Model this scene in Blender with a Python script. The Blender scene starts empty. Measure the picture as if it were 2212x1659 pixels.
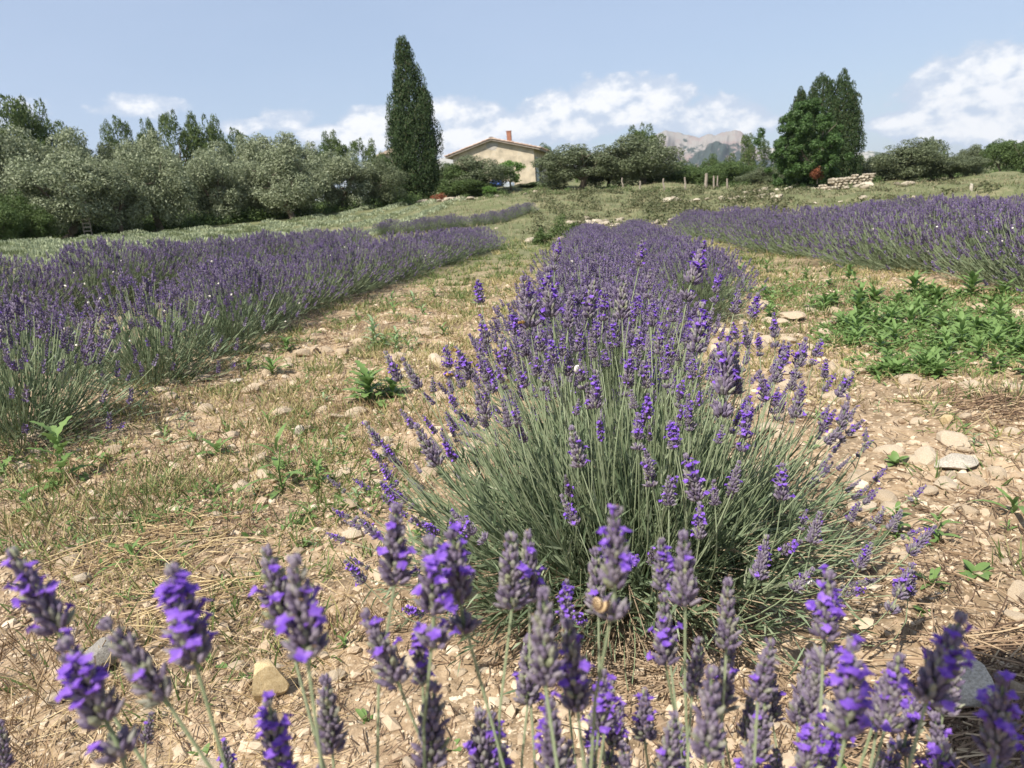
import bpy, math, random
import numpy as np
from mathutils import Vector, Matrix
rng = np.random.default_rng(7)
random.seed(7)
D = bpy.data
scene = bpy.context.scene
COL = scene.collection
PI = math.pi

# ------------------------------------------------------------------ camera
CAM_H = 0.8
PITCH, ROLL, FOC = math.radians(12.7), math.radians(4.5), 0.751 * 2212
Fv = np.array([0, math.cos(PITCH), -math.sin(PITCH)])
R0 = np.array([1.0, 0, 0]); U0 = np.array([0, math.sin(PITCH), math.cos(PITCH)])
Rv = math.cos(ROLL) * R0 - math.sin(ROLL) * U0
Uv = math.sin(ROLL) * R0 + math.cos(ROLL) * U0
camd = D.cameras.new('camera')
camd.sensor_width = 36; camd.lens = 0.751 * 36
camd.clip_start = 0.02; camd.clip_end = 12000
camd.dof.use_dof = True; camd.dof.focus_distance = 1.6; camd.dof.aperture_fstop = 11.5
cam = D.objects.new('camera', camd); COL.objects.link(cam)
cam.matrix_world = Matrix(((Rv[0], Uv[0], -Fv[0], 0), (Rv[1], Uv[1], -Fv[1], 0), (Rv[2], Uv[2], -Fv[2], CAM_H), (0, 0, 0, 1)))
scene.camera = cam

# ------------------------------------------------------------------ light
SUN_AZ = math.radians(218)          # compass direction to the sun, clockwise from +Y : behind and to the left
SUN_EL = math.radians(52)
to_sun = Vector((math.sin(SUN_AZ) * math.cos(SUN_EL), math.cos(SUN_AZ) * math.cos(SUN_EL), math.sin(SUN_EL)))
sd = D.lights.new('sun', 'SUN'); sd.energy = 5.0; sd.angle = math.radians(0.55); sd.color = (1.0, 0.94, 0.84)
sun = D.objects.new('sun', sd); COL.objects.link(sun)
sun.rotation_euler = to_sun.to_track_quat('Z', 'Y').to_euler()

scene.view_settings.view_transform = 'Standard'
scene.view_settings.look = 'None'
scene.view_settings.exposure = 0.6
scene.view_settings.gamma = 1.0
scene.view_settings.use_curve_mapping = False
try:
    scene.cycles.volume_bounces = 0
    scene.cycles.max_bounces = 6
    scene.cycles.transparent_max_bounces = 8
except Exception:
    pass


def ray(x, y):
    return Fv + Rv * ((x - 1106) / FOC) - Uv * ((y - 829.5) / FOC)


def at(x, y, depth):
    return np.array([0, 0, CAM_H]) + ray(x, y) * depth


# world with clouds
world = D.worlds.new('World'); scene.world = world; world.use_nodes = True
wt = world.node_tree; wn = wt.nodes; wl = wt.links
for n_ in list(wn): wn.remove(n_)


class NT:
    def __init__(s, tree): s.t = tree; s.n = tree.nodes; s.l = tree.links

    def node(s, kind, **kw):
        nd = s.n.new(kind)
        for k, v in kw.items(): setattr(nd, k, v)
        return nd

    def put(s, sock, v):
        if isinstance(v, bpy.types.NodeSocket): s.l.new(v, sock)
        elif v is not None: sock.default_value = v

    def math(s, op, a, b=None, c=None, clamp=False):
        nd = s.node('ShaderNodeMath', operation=op, use_clamp=clamp)
        s.put(nd.inputs[0], a)
        if b is not None: s.put(nd.inputs[1], b)
        if c is not None: s.put(nd.inputs[2], c)
        return nd.outputs[0]

    def mix(s, fac, a, b, mode='MIX'):
        nd = s.node('ShaderNodeMix', data_type='RGBA', blend_type=mode)
        s.put(nd.inputs[0], fac)
        s.put(nd.inputs[6], a if isinstance(a, bpy.types.NodeSocket) else (*a[:3], 1))
        s.put(nd.inputs[7], b if isinstance(b, bpy.types.NodeSocket) else (*b[:3], 1))
        return nd.outputs[2]

    def noise(s, vec, scale, detail=4, rough=0.55, dim='3D'):
        nd = s.node('ShaderNodeTexNoise', noise_dimensions=dim)
        if vec is not None: s.put(nd.inputs['Vector'], vec)
        nd.inputs['Scale'].default_value = scale; nd.inputs['Detail'].default_value = detail
        nd.inputs['Roughness'].default_value = rough
        return nd.outputs['Fac']

    def ramp(s, fac, stops, interp='LINEAR'):
        nd = s.node('ShaderNodeValToRGB'); cr = nd.color_ramp; cr.interpolation = interp
        while len(cr.elements) < len(stops): cr.elements.new(0.5)
        for e, (p, c) in zip(cr.elements, stops):
            e.position = p; e.color = (*c[:3], 1) if len(c) >= 3 else (c[0], c[0], c[0], 1)
        s.put(nd.inputs[0], fac)
        return nd.outputs[0]

    def smooth(s, v, a, b, lo=0.0, hi=1.0):
        nd = s.node('ShaderNodeMapRange', interpolation_type='SMOOTHSTEP')
        s.put(nd.inputs[0], v)
        for i, q in ((1, a), (2, b), (3, lo), (4, hi)): nd.inputs[i].default_value = q
        return nd.outputs[0]


W = NT(wt)
sky = W.node('ShaderNodeTexSky', sky_type='NISHITA')
sky.sun_disc = False; sky.sun_elevation = SUN_EL; sky.sun_rotation = SUN_AZ
sky.altitude = 200; sky.air_density = 1.0; sky.dust_density = 1.2; sky.ozone_density = 1.2
tc = W.node('ShaderNodeTexCoord'); gen = tc.outputs['Generated']
sep = W.node('ShaderNodeSeparateXYZ'); W.put(sep.inputs[0], gen)
el = W.math('ARCSINE', sep.outputs[2])
az = W.math('ARCTAN2', sep.outputs[0], sep.outputs[1])


def azel(x, y):
    d = ray(x, y); d = d / np.linalg.norm(d)
    return math.atan2(d[0], d[1]), math.asin(d[2])


# cumulus banks: image-measured direction of each puff -> azimuth, elevation, angular half sizes
puffs = [(310, 232, 60, 22, .9), (640, 215, 40, 9, .35), (520, 272, 45, 16, .8), (620, 262, 45, 20, .8), (700, 292, 50, 18, .9), (810, 270, 55, 28, 1), (790, 300, 90, 28, .9),
         (980, 240, 65, 28, 1), (1040, 245, 50, 25, .9), (1010, 300, 100, 24, 1), (1120, 275, 80, 26, 1), (1200, 235, 60, 28, 1), (1300, 215, 65, 30, 1), (1250, 275, 120, 28, .8),
         (1430, 210, 55, 32, .9), (1390, 245, 80, 28, 1), (1480, 265, 90, 25, .8), (1530, 240, 70, 24, .8), (1600, 260, 60, 28, .8), (1000, 325, 140, 14, .6), (1330, 310, 150, 18, .5),
         (2140, 150, 50, 40, 1), (2080, 200, 75, 50, 1), (2180, 215, 90, 55, 1), (1960, 262, 70, 16, .9), (2080, 265, 95, 32, 1), (2190, 270, 90, 40, 1), (2050, 310, 150, 14, .4), (2290, 200, 110, 90, 1),
         (20, 205, 60, 20, .25), (-80, 250, 90, 40, .8)]
comb = W.node('ShaderNodeCombineXYZ')
W.put(comb.inputs[0], az); W.put(comb.inputs[1], W.math('MULTIPLY', el, 1.5)); comb.inputs[2].default_value = 0.37
nz = W.noise(comb.outputs[0], 12.0, 9, 0.62)
nz2 = W.noise(comb.outputs[0], 38.0, 7, 0.60)
fieldv = None
for (px, py, sx, sy, amp) in puffs:
    a0, e0 = azel(px, py); wa, we = sx * 1.4 / FOC, sy * 1.35 / FOC
    dx = W.math('DIVIDE', W.math('SUBTRACT', az, a0), wa)
    dy = W.math('DIVIDE', W.math('SUBTRACT', el, e0), we)
    q = W.math('ADD', W.math('MULTIPLY', dx, dx), W.math('MULTIPLY', dy, dy))
    g_ = W.math('MULTIPLY', W.math('EXPONENT', W.math('MULTIPLY', q, -1.0)), amp)
    fieldv = g_ if fieldv is None else W.math('MAXIMUM', fieldv, g_)
# the same kind of cloud bank all the way round, outside the part in view
away = W.smooth(W.math('ABSOLUTE', az), 0.75, 1.0)
bandc = W.math('EXPONENT', W.math('MULTIPLY', W.math('POWER', W.math('DIVIDE', W.math('SUBTRACT', el, 0.17), 0.09), 2.0), -1.0))
rest = W.math('MULTIPLY', W.math('MULTIPLY', bandc, away), W.smooth(W.noise(comb.outputs[0], 3.0, 3), 0.42, 0.62))
fieldv = W.math('MAXIMUM', fieldv, rest)
body = W.math('ADD', fieldv, W.math('ADD', W.math('MULTIPLY', W.math('SUBTRACT', nz, 0.5), 1.25), W.math('MULTIPLY', W.math('SUBTRACT', nz2, 0.5), 0.75)))
dens = W.smooth(body, 0.30, 0.50)
lit = W.smooth(W.math('ADD', body, W.math('MULTIPLY', W.math('SUBTRACT', nz2, 0.5), 1.3)), 0.40, 1.1)
CW = 7.6
ccol = W.mix(lit, (CW * .62, CW * .71, CW * .86), (CW * 1.12, CW * 1.11, CW * 1.11))
# thin high veil
comb2 = W.node('ShaderNodeCombineXYZ')
W.put(comb2.inputs[0], W.math('MULTIPLY', az, 1.2)); W.put(comb2.inputs[1], W.math('MULTIPLY', el, 3.0))
veil = W.math('MULTIPLY', W.smooth(W.noise(comb2.outputs[0], 1.3, 4), 0.3, 0.75), 0.22)
skyv = W.mix(W.math('ADD', veil, 0.46), sky.outputs[0], (CW * .56, CW * .67, CW * .89))
final = W.mix(W.math('MULTIPLY', dens, 0.9), skyv, ccol)
bg = W.node('ShaderNodeBackground'); W.put(bg.inputs[0], final); bg.inputs[1].default_value = 0.09
wo = W.node('ShaderNodeOutputWorld'); wl.new(bg.outputs[0], wo.inputs[0])


# ------------------------------------------------------------------ noise and terrain
def hash2(ix, iy, s):
    h = (ix * 374761393 + iy * 668265263 + s * 2147483647) & 0xffffffff
    h = ((h ^ (h >> 13)) * 1274126177) & 0xffffffff
    return ((h ^ (h >> 16)) & 0xffff) / 65535.0


def vnoise(x, y, s=0):
    x = np.asarray(x, float); y = np.asarray(y, float)
    ix = np.floor(x).astype(np.int64); iy = np.floor(y).astype(np.int64)
    fx = x - ix; fy = y - iy; fx = fx * fx * (3 - 2 * fx); fy = fy * fy * (3 - 2 * fy)
    a = hash2(ix, iy, s); b = hash2(ix + 1, iy, s); c = hash2(ix, iy + 1, s); d = hash2(ix + 1, iy + 1, s)
    return (a * (1 - fx) + b * fx) * (1 - fy) + (c * (1 - fx) + d * fx) * fy - 0.5


def fbm(x, y, o=4, s=0):
    t = 0; a = 1.0
    for i in range(o):
        t = t + vnoise(x, y, s + i) * a; x = x * 2.03 + 17.1; y = y * 2.03 + 5.7; a *= 0.5
    return t


RAD = [0.01, 3, 6, 10, 15, 20, 25, 32, 42, 55, 75, 120, 300, 900, 4000]


def ez(e, r, a): return CAM_H + e / 769.0 * r * math.cos(math.radians(a))


COLS = {
    -180: [0, 0, 0, 0, 0, 0, 0, 0, 0, 0, 0, 0, 2, 10, 60],
    -70: [0, .05, .25, .6, .9, 1.1, 1.3, 1.6, 2.2, 3, 4, 6, 10, 20, 80],
    -50: [0, .02, .1, .4] + [ez(e, r, 50) for e, r in zip([-6, 2, 8, 13, 18, 22, 26, 30, 22, 18, 15], RAD[4:])],
    -32: [0, .0, .03, .22] + [ez(e, r, 32) for e, r in zip([-16, -7, 0, 8, 14, 19, 24, 28, 22, 18, 15], RAD[4:])],
    -20: [0, 0, .02, .14] + [ez(e, r, 20) for e, r in zip([-20, -10, -4, 4, 12, 17, 22, 27, 22, 18, 15], RAD[4:])],
    -8: [0, 0, 0, .03] + [ez(e, r, 8) for e, r in zip([-38, -25, -14, 0, 14, 19, 24, 28, 22, 18, 15], RAD[4:])],
    0: [0, 0, 0, .0, .0] + [ez(e, r, 0) for e, r in zip([-30, -16, 0, 12, 18, 24, 28, 24, 20, 15], RAD[5:])],
    6: [0, 0, 0, 0, 0, 0] + [ez(e, r, 6) for e, r in zip([-19, -3, 9, 16, 22, 26, 24, 20, 15], RAD[6:])],
    20: [0, 0, 0, 0, 0, 0] + [ez(e, r, 20) for e, r in zip([-24, -12, -5, 0, 3, 8, 12, 14, 12], RAD[6:])],
    32: [0, 0, 0, 0, 0, .04] + [ez(e, r, 32) for e, r in zip([-23, -17, -12, -8, -4, 2, 8, 12, 12], RAD[6:])],
    50: [0, 0, 0, 0, 0, .0] + [ez(e, r, 50) for e, r in zip([-24, -18, -13, -9, -4, 2, 8, 12, 12], RAD[6:])],
    75: [0, 0, 0, 0, 0, 0, 0, 0, .2, .5, 1, 2, 6, 20, 60],
    180: [0, 0, 0, 0, 0, 0, 0, 0, 0, 0, 0, 0, 2, 10, 60]}
ka = sorted(COLS); tabl = np.array([COLS[k] for k in ka])
GA = np.arange(-180, 181, 2.0); GR = np.linspace(math.log(0.5), math.log(4000), 130)
tmp = np.array([np.interp(GR, np.log(RAD), row) for row in tabl])
TG = np.array([np.interp(GA, ka, tmp[:, j]) for j in range(len(GR))]).T
for _ in range(3):
    TG[1:-1] = (TG[:-2] + 2 * TG[1:-1] + TG[2:]) / 4
for _ in range(2):
    TG[:, 1:-1] = (TG[:, :-2] + 2 * TG[:, 1:-1] + TG[:, 2:]) / 4


def hz(x, y, fine=True):
    x = np.asarray(x, float); y = np.asarray(y, float)
    r = np.hypot(x, y); a = np.degrees(np.arctan2(x, y))
    ga = (a + 180) / 2.0; gr = (np.log(np.maximum(r, 0.5)) - GR[0]) / (GR[1] - GR[0])
    i = np.clip(ga.astype(int), 0, len(GA) - 2); j = np.clip(gr.astype(int), 0, len(GR) - 2)
    u = np.clip(ga - i, 0, 1); v = np.clip(gr - j, 0, 1)
    z = (TG[i, j] * (1 - u) + TG[i + 1, j] * u) * (1 - v) + (TG[i, j + 1] * (1 - u) + TG[i + 1, j + 1] * u) * v
    z = z + fbm(x * .35, y * .35, 3, 3) * 0.05 * np.clip(r / 4, 0.2, 1) + fbm(x * .08, y * .08, 3, 9) * 0.5 * np.clip((r - 20) / 40, 0, 1)
    z = z + fbm(x * 2.2, y * 2.2, 3, 21) * 0.035 + fbm(x * .45, y * .45, 3, 24) * .38 * np.clip((r - 18) / 8, 0, 1) * np.clip((a + 6) / 6, 0, 1)
    if fine:
        near = np.clip(1.3 - r / 9, 0, 1)
        z = z + (fbm(x * 14, y * 14, 3, 31) * 0.018 + fbm(x * 60, y * 60, 2, 41) * 0.006) * near
    return z


def H1(x, y): return float(hz(np.array([x]), np.array([y]))[0])


TS = .4 * 1.006 ** np.arange(1000)


def ground_at(x, y):
    d = ray(x, y); P = np.array([0, 0, CAM_H]) + TS[:, None] * d
    hit = np.nonzero(P[:, 2] <= hz(P[:, 0], P[:, 1]))[0]
    return P[hit[0] if len(hit) else -1]


ROWAZ = math.radians(5.8)
ud = np.array([math.sin(ROWAZ), math.cos(ROWAZ)]); vd = np.array([math.cos(ROWAZ), -math.sin(ROWAZ)])


def uv(u, v): return u * ud + v * vd


def uvof(x, y): return x * ud[0] + y * ud[1], x * vd[0] + y * vd[1]


# ------------------------------------------------------------------ tags and mesh helpers
USED = set()


def tag(o, label=None, cat=None, group=None, kind=None):
    if label: o['label'] = label
    if cat: o['category'] = cat
    if group: o['group'] = group
    if kind: o['kind'] = kind
    return o


def empty(name, loc=(0, 0, 0), rz=0.0, s=1.0):
    o = D.objects.new(name, None); COL.objects.link(o); o.empty_display_size = 0.05
    o.location = loc; o.rotation_euler = (0, 0, rz); o.scale = (s, s, s)
    return o


def link(name, me, parent=None, loc=None, rot=None, s=None):
    o = D.objects.new(name, me); COL.objects.link(o)
    if parent is not None: o.parent = parent
    if loc is not None: o.location = loc
    if rot is not None: o.rotation_euler = rot
    if s is not None: o.scale = s if hasattr(s, '__len__') else (s, s, s)
    return o


def copy_tree(o, parent=None):
    c = o.copy(); COL.objects.link(c)
    if parent is not None: c.parent = parent
    for ch in list(o.children): copy_tree(ch, c)
    return c


class MB:
    """collects numpy geometry, builds one mesh"""
    def __init__(s): s.V = []; s.F = []; s.M = []; s.n = 0

    def add(s, V, F, m=0):
        V = np.asarray(V, float).reshape(-1, 3); F = np.asarray(F, int)
        s.V.append(V); s.F.append(F + s.n); s.M.append(np.full(len(F), m) if np.isscalar(m) else np.asarray(m)); s.n += len(V)

    def mesh(s, name, mats, smooth=False):
        me = D.meshes.new(name)
        V = np.concatenate(s.V)
        loops = np.concatenate([f.ravel() for f in s.F]); sizes = np.concatenate([np.full(len(f), f.shape[1]) for f in s.F])
        me.vertices.add(len(V)); me.vertices.foreach_set('co', V.ravel())
        me.loops.add(len(loops)); me.loops.foreach_set('vertex_index', loops)
        me.polygons.add(len(sizes)); me.polygons.foreach_set('loop_start', np.concatenate([[0], np.cumsum(sizes)[:-1]]))
        me.polygons.foreach_set('material_index', np.concatenate(s.M))
        me.polygons.foreach_set('use_smooth', np.full(len(sizes), smooth))
        for m in (mats if isinstance(mats, (list, tuple)) else [mats]): me.materials.append(m)
        me.update(calc_edges=True)
        return me


def unit(v): return v / np.maximum(np.linalg.norm(v, axis=-1, keepdims=True), 1e-9)


def blades(base, d, length, width, bend, segs=3, prof='leaf', side=None):
    """curved strips; returns V, F"""
    n = len(base); base = np.asarray(base, float); d = unit(np.asarray(d, float))
    length = np.broadcast_to(length, n); width = np.broadcast_to(width, n); bend = np.broadcast_to(bend, n)
    if side is None:
        side = unit(np.cross(d, rng.normal(size=(n, 3))))
    t = np.linspace(0, 1, segs + 1)
    wp = {'leaf': np.sin(np.clip(t * .93 + .07, 0, 1) * PI) ** .7, 'grass': (1 - t) ** .6, 'flat': np.ones_like(t), 'lance': np.sin(np.clip(t * .8 + .2, 0, 1) * PI) ** .8}[prof]
    wp = np.maximum(wp, .03)
    P = base[:, None] + d[:, None] * (t[None, :, None] * length[:, None, None])
    P[:, :, 2] -= bend[:, None] * (t ** 2)[None]
    off = side[:, None] * (wp[None, :, None] * width[:, None, None] * .5)
    V = np.stack([P - off, P + off], 2).reshape(-1, 3)
    k = np.arange(segs)
    q = np.stack([2 * k, 2 * k + 1, 2 * k + 3, 2 * k + 2], 1)
    F = (q[None] + (np.arange(n) * 2 * (segs + 1))[:, None, None]).reshape(-1, 4)
    return V, F


def tubes(P, Rr, s=4):
    """P n,k,3 ; Rr n,k"""
    P = np.asarray(P, float); n, k, _ = P.shape; Rr = np.broadcast_to(Rr, (n, k))
    T = np.gradient(P, axis=1); T = unit(T)
    ref = np.where(np.abs(T[..., 2:3]) > .9, np.array([1.0, 0, 0]), np.array([0, 0, 1.0]))
    A = unit(np.cross(T, ref)); B = np.cross(T, A)
    th = np.arange(s) / s * 2 * PI
    V = P[:, :, None] + Rr[:, :, None, None] * (A[:, :, None] * np.cos(th)[None, None, :, None] + B[:, :, None] * np.sin(th)[None, None, :, None])
    i, j = np.meshgrid(np.arange(k - 1), np.arange(s), indexing='ij'); i = i.ravel(); j = j.ravel(); j2 = (j + 1) % s
    q = np.stack([i * s + j, i * s + j2, (i + 1) * s + j2, (i + 1) * s + j], 1)
    F = (q[None] + (np.arange(n) * k * s)[:, None, None]).reshape(-1, 4)
    return V.reshape(-1, 3), F


def bez(a, b, c, k):
    t = np.linspace(0, 1, k)[None, :, None]
    return a[:, None] * (1 - t) ** 2 + b[:, None] * 2 * t * (1 - t) + c[:, None] * t * t


def frames(d, twist=None):
    """rotation matrices with Z along d"""
    d = unit(np.asarray(d, float)); n = len(d)
    ref = np.where(np.abs(d[:, 2:3]) > .9, np.array([1.0, 0, 0]), np.array([0, 0, 1.0]))
    A = unit(np.cross(ref, d)); B = np.cross(d, A)
    if twist is None: twist = rng.uniform(0, 2 * PI, n)
    c = np.cos(twist)[:, None]; s_ = np.sin(twist)[:, None]
    return np.stack([A * c + B * s_, B * c - A * s_, d], 2)


def scatter(PV, PF, pos, rot, sc):
    """instances of a proto joined; pos n,3 rot n,3,3 sc n or n,3"""
    pos = np.asarray(pos, float); n = len(pos); sc = np.asarray(sc, float)
    if sc.ndim == 1: sc = sc[:, None].repeat(3, 1)
    L = PV[None] * sc[:, None]
    V = np.einsum('nij,nkj->nki', rot, L) + pos[:, None]
    F = PF[None] + (np.arange(n) * len(PV))[:, None, None]
    return V.reshape(-1, 3), F.reshape(-1, PF.shape[1])


def randrot(n):
    q = unit(rng.normal(size=(n, 4))); w, x, y, z = q.T
    return np.stack([np.stack([1 - 2 * (y * y + z * z), 2 * (x * y - z * w), 2 * (x * z + y * w)], 1),
                     np.stack([2 * (x * y + z * w), 1 - 2 * (x * x + z * z), 2 * (y * z - x * w)], 1),
                     np.stack([2 * (x * z - y * w), 2 * (y * z + x * w), 1 - 2 * (x * x + y * y)], 1)], 1)


def ico(sub):
    import bmesh
    bm = bmesh.new(); bmesh.ops.create_icosphere(bm, subdivisions=sub, radius=1)
    V = np.array([v.co[:] for v in bm.verts]); F = np.array([[v.index for v in f.verts] for f in bm.faces]); bm.free()
    return V, F


ICO1, ICO2, ICO3 = ico(1), ico(2), ico(4)


def spindle(s=4, mid=.4, tip=.35):
    """elongated bud along z 0..1, radius 1"""
    th = np.arange(s) / s * 2 * PI
    V = [[0, 0, 0]]
    for z, r in ((mid * .5, .85), (mid + .25, 1.0)):
        V += [[math.cos(t) * r, math.sin(t) * r, z] for t in th]
    V.append([0, 0, 1])
    T = []
    for j in range(s):
        k = (j + 1) % s
        T += [[0, 1 + k, 1 + j], [1 + j, 1 + k, 1 + s + k], [1 + j, 1 + s + k, 1 + s + j], [1 + s + j, 1 + s + k, 2 * s + 1]]
    return np.array(V, float), np.array(T)


def box(mb, c, size, rz=0.0, m=0, R=None):
    x, y, z = np.array(size) / 2
    V = np.array([[-x, -y, -z], [x, -y, -z], [x, y, -z], [-x, y, -z], [-x, -y, z], [x, -y, z], [x, y, z], [-x, y, z]])
    if R is None:
        cr, sr = math.cos(rz), math.sin(rz); R = np.array([[cr, -sr, 0], [sr, cr, 0], [0, 0, 1]])
    V = V @ R.T + np.array(c)
    mb.add(V, [[0, 3, 2, 1], [4, 5, 6, 7], [0, 1, 5, 4], [1, 2, 6, 5], [2, 3, 7, 6], [3, 0, 4, 7]], m)


# ------------------------------------------------------------------ materials
def material(name, stops, rough=.7, translucent=0.0, island=True, nscale=None, nmix=.35, bump=0.0, bscale=60, spec=.3, obj=True, tcol=None, coord='Object'):
    m = D.materials.new(name); m.use_nodes = True; t = NT(m.node_tree)
    bs = t.n['Principled BSDF']; out = t.n['Material Output']
    fac = None
    if island:
        fac = t.node('ShaderNodeNewGeometry').outputs['Random Per Island']
    if obj:
        ob = t.node('ShaderNodeObjectInfo').outputs['Random']
        fac = ob if fac is None else t.math('FRACT', t.math('ADD', fac, t.math('MULTIPLY', ob, .37)))
    tcn = t.node('ShaderNodeTexCoord').outputs[coord]
    if nscale:
        nz_ = t.smooth(t.noise(tcn, nscale, 5, .6), .25, .75)
        fac = nz_ if fac is None else t.math('ADD', t.math('MULTIPLY', fac, 1 - nmix), t.math('MULTIPLY', nz_, nmix))
    if fac is None: fac = .5
    c = t.ramp(fac, stops)
    t.put(bs.inputs['Base Color'], c)
    bs.inputs['Roughness'].default_value = rough
    bs.inputs['Specular IOR Level'].default_value = spec
    if bump:
        bn = t.node('ShaderNodeBump'); bn.inputs['Strength'].default_value = bump; bn.inputs['Distance'].default_value = .01
        t.put(bn.inputs['Height'], t.noise(tcn, bscale, 5, .65)); t.put(bs.inputs['Normal'], bn.outputs[0])
    if translucent:
        tr = t.node('ShaderNodeBsdfTranslucent')
        t.put(tr.inputs[0], t.mix(.5, c, tcol) if tcol else c)
        mx = t.node('ShaderNodeMixShader'); mx.inputs[0].default_value = translucent
        t.l.new(bs.outputs[0], mx.inputs[1]); t.l.new(tr.outputs[0], mx.inputs[2]); t.l.new(mx.outputs[0], out.inputs[0])
    return m


M = {}
M['stem'] = material('lavender_stem', [(0, (.16, .205, .105)), (.5, (.25, .305, .17)), (1, (.35, .40, .25))], .6, .15)
M['lleaf'] = material('lavender_leaf', [(0, (.085, .125, .065)), (.5, (.165, .215, .12)), (.85, (.24, .295, .18)), (1, (.33, .35, .235))], .62, .22)
M['twig'] = material('lavender_twig', [(0, (.16, .11, .07)), (.5, (.28, .20, .13)), (1, (.42, .33, .22))], .85)
M['calyx'] = material('lavender_calyx', [(0, (.13, .10, .165)), (.4, (.20, .16, .235)), (.75, (.26, .23, .26)), (1, (.29, .31, .19))], .75, .12)
M['petal'] = material('lavender_petal', [(0, (.17, .07, .50)), (.5, (.25, .115, .60)), (1, (.36, .19, .70))], .6, .35)
M['withered'] = material('withered_floret', [(0, (.13, .08, .05)), (1, (.27, .19, .13))], .85)
M['fcalyx'] = material('lavender_calyx_row', [(0, (.115, .082, .165)), (.5, (.175, .135, .235)), (.85, (.225, .19, .26)), (1, (.24, .24, .18))], .75, .12)
M['fpetal'] = material('lavender_petal_row', [(0, (.16, .08, .42)), (.5, (.23, .13, .52)), (1, (.31, .19, .60))], .6, .3)
M['pebble'] = material('pebble', [(0, (.24, .165, .105)), (.25, (.37, .275, .18)), (.6, (.48, .375, .26)), (.9, (.58, .48, .35)), (1, (.68, .60, .47))], .85, nscale=40, nmix=.2, bump=.3, bscale=300)
M['stone'] = material('stone', [(0, (.34, .255, .17)), (.4, (.47, .37, .255)), (.8, (.58, .48, .355)), (1, (.67, .59, .47))], .85, island=False, nscale=14, nmix=.55, bump=.6, bscale=70)
M['yellowstone'] = material('yellow_stone', [(0, (.40, .29, .15)), (.5, (.52, .40, .22)), (1, (.60, .49, .30))], .8, island=False, nscale=16, nmix=1, bump=.4, bscale=50)
M['greystone'] = material('grey_stone', [(0, (.16, .14, .12)), (.5, (.27, .25, .22)), (1, (.42, .39, .34))], .75, island=False, nscale=18, nmix=1, bump=.5, bscale=60)
M['palestone'] = material('pale_stone', [(0, (.33, .28, .22)), (.5, (.48, .43, .35)), (1, (.62, .56, .46))], .8, island=False, nscale=12, nmix=1, bump=.5, bscale=45)
M['wallstone'] = material('wall_stone', [(0, (.26, .22, .165)), (.5, (.39, .335, .255)), (1, (.54, .475, .37))], .9, nscale=3, nmix=.4)
M['straw'] = material('straw', [(0, (.20, .13, .07)), (.35, (.38, .27, .14)), (.75, (.55, .42, .22)), (1, (.66, .54, .32))], .7, .15)
M['litter'] = material('litter', [(0, (.07, .045, .03)), (.4, (.17, .11, .07)), (.8, (.34, .24, .15)), (1, (.45, .35, .22))], .85)
M['stubble'] = material('stubble', [(0, (.13, .08, .045)), (.5, (.27, .18, .10)), (1, (.42, .32, .19))], .8)
M['grass'] = material('grass', [(0, (.08, .125, .035)), (.5, (.14, .195, .06)), (.8, (.22, .26, .095)), (1, (.38, .34, .17))], .6, .3)
M['drygrass'] = material('dry_grass', [(0, (.13, .17, .05)), (.3, (.27, .26, .10)), (.7, (.44, .36, .18)), (1, (.56, .46, .26))], .7, .25)
M['weed'] = material('weed_leaf', [(0, (.08, .145, .04)), (.5, (.145, .24, .07)), (1, (.22, .32, .11))], .5, .3, nscale=20, nmix=.4)
M['paleweed'] = material('pale_weed_leaf', [(0, (.17, .26, .12)), (.5, (.24, .34, .17)), (1, (.30, .40, .22))], .6, .25)
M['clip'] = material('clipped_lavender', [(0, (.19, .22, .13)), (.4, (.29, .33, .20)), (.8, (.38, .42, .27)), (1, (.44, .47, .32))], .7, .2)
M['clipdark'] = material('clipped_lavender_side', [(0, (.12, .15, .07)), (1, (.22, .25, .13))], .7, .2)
M['olive'] = material('olive_leaf', [(0, (.12, .145, .075)), (.45, (.215, .245, .14)), (.85, (.30, .33, .21)), (1, (.39, .42, .29))], .55, .2)
M['olivedark'] = material('dark_olive_leaf', [(0, (.075, .095, .045)), (.5, (.13, .155, .08)), (1, (.20, .225, .13))], .55, .2)
M['pine'] = material('pine_needle', [(0, (.045, .075, .022)), (.5, (.085, .125, .035)), (1, (.14, .18, .06))], .6, .2)
M['cypress'] = material('cypress_leaf', [(0, (.022, .042, .013)), (.5, (.034, .062, .018)), (.9, (.055, .088, .028)), (1, (.11, .10, .05))], .65, .12)
M['green'] = material('broad_leaf', [(0, (.038, .075, .02)), (.5, (.065, .125, .034)), (1, (.11, .18, .055))], .5, .3)
M['bright'] = material('bright_leaf', [(0, (.08, .16, .03)), (.5, (.13, .24, .05)), (1, (.19, .31, .08))], .5, .35)
M['shrub'] = material('shrub_leaf', [(0, (.05, .085, .022)), (.5, (.085, .13, .038)), (1, (.13, .18, .06))], .6, .25)
M['rust'] = material('rust_leaf', [(0, (.16, .05, .025)), (.5, (.24, .08, .04)), (1, (.30, .14, .07))], .7, .2)
M['bark'] = material('bark', [(0, (.09, .07, .05)), (.5, (.16, .13, .10)), (1, (.26, .22, .17))], .9, island=False, nscale=4, nmix=.8, bump=.6, bscale=12)
M['greywood'] = material('grey_wood', [(0, (.16, .13, .10)), (.5, (.26, .22, .18)), (1, (.36, .31, .26))], .85, nscale=9, nmix=.6)
M['plaster'] = material('plaster', [(0, (.30, .265, .21)), (.3, (.42, .36, .27)), (.7, (.54, .46, .34)), (1, (.47, .44, .38))], .9, island=False, obj=False, nscale=1.3, nmix=1, bump=.4, bscale=6)
M['greyplaster'] = material('grey_plaster', [(0, (.34, .31, .28)), (1, (.46, .43, .38))], .9, island=False, obj=False, nscale=2, nmix=1)
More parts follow.
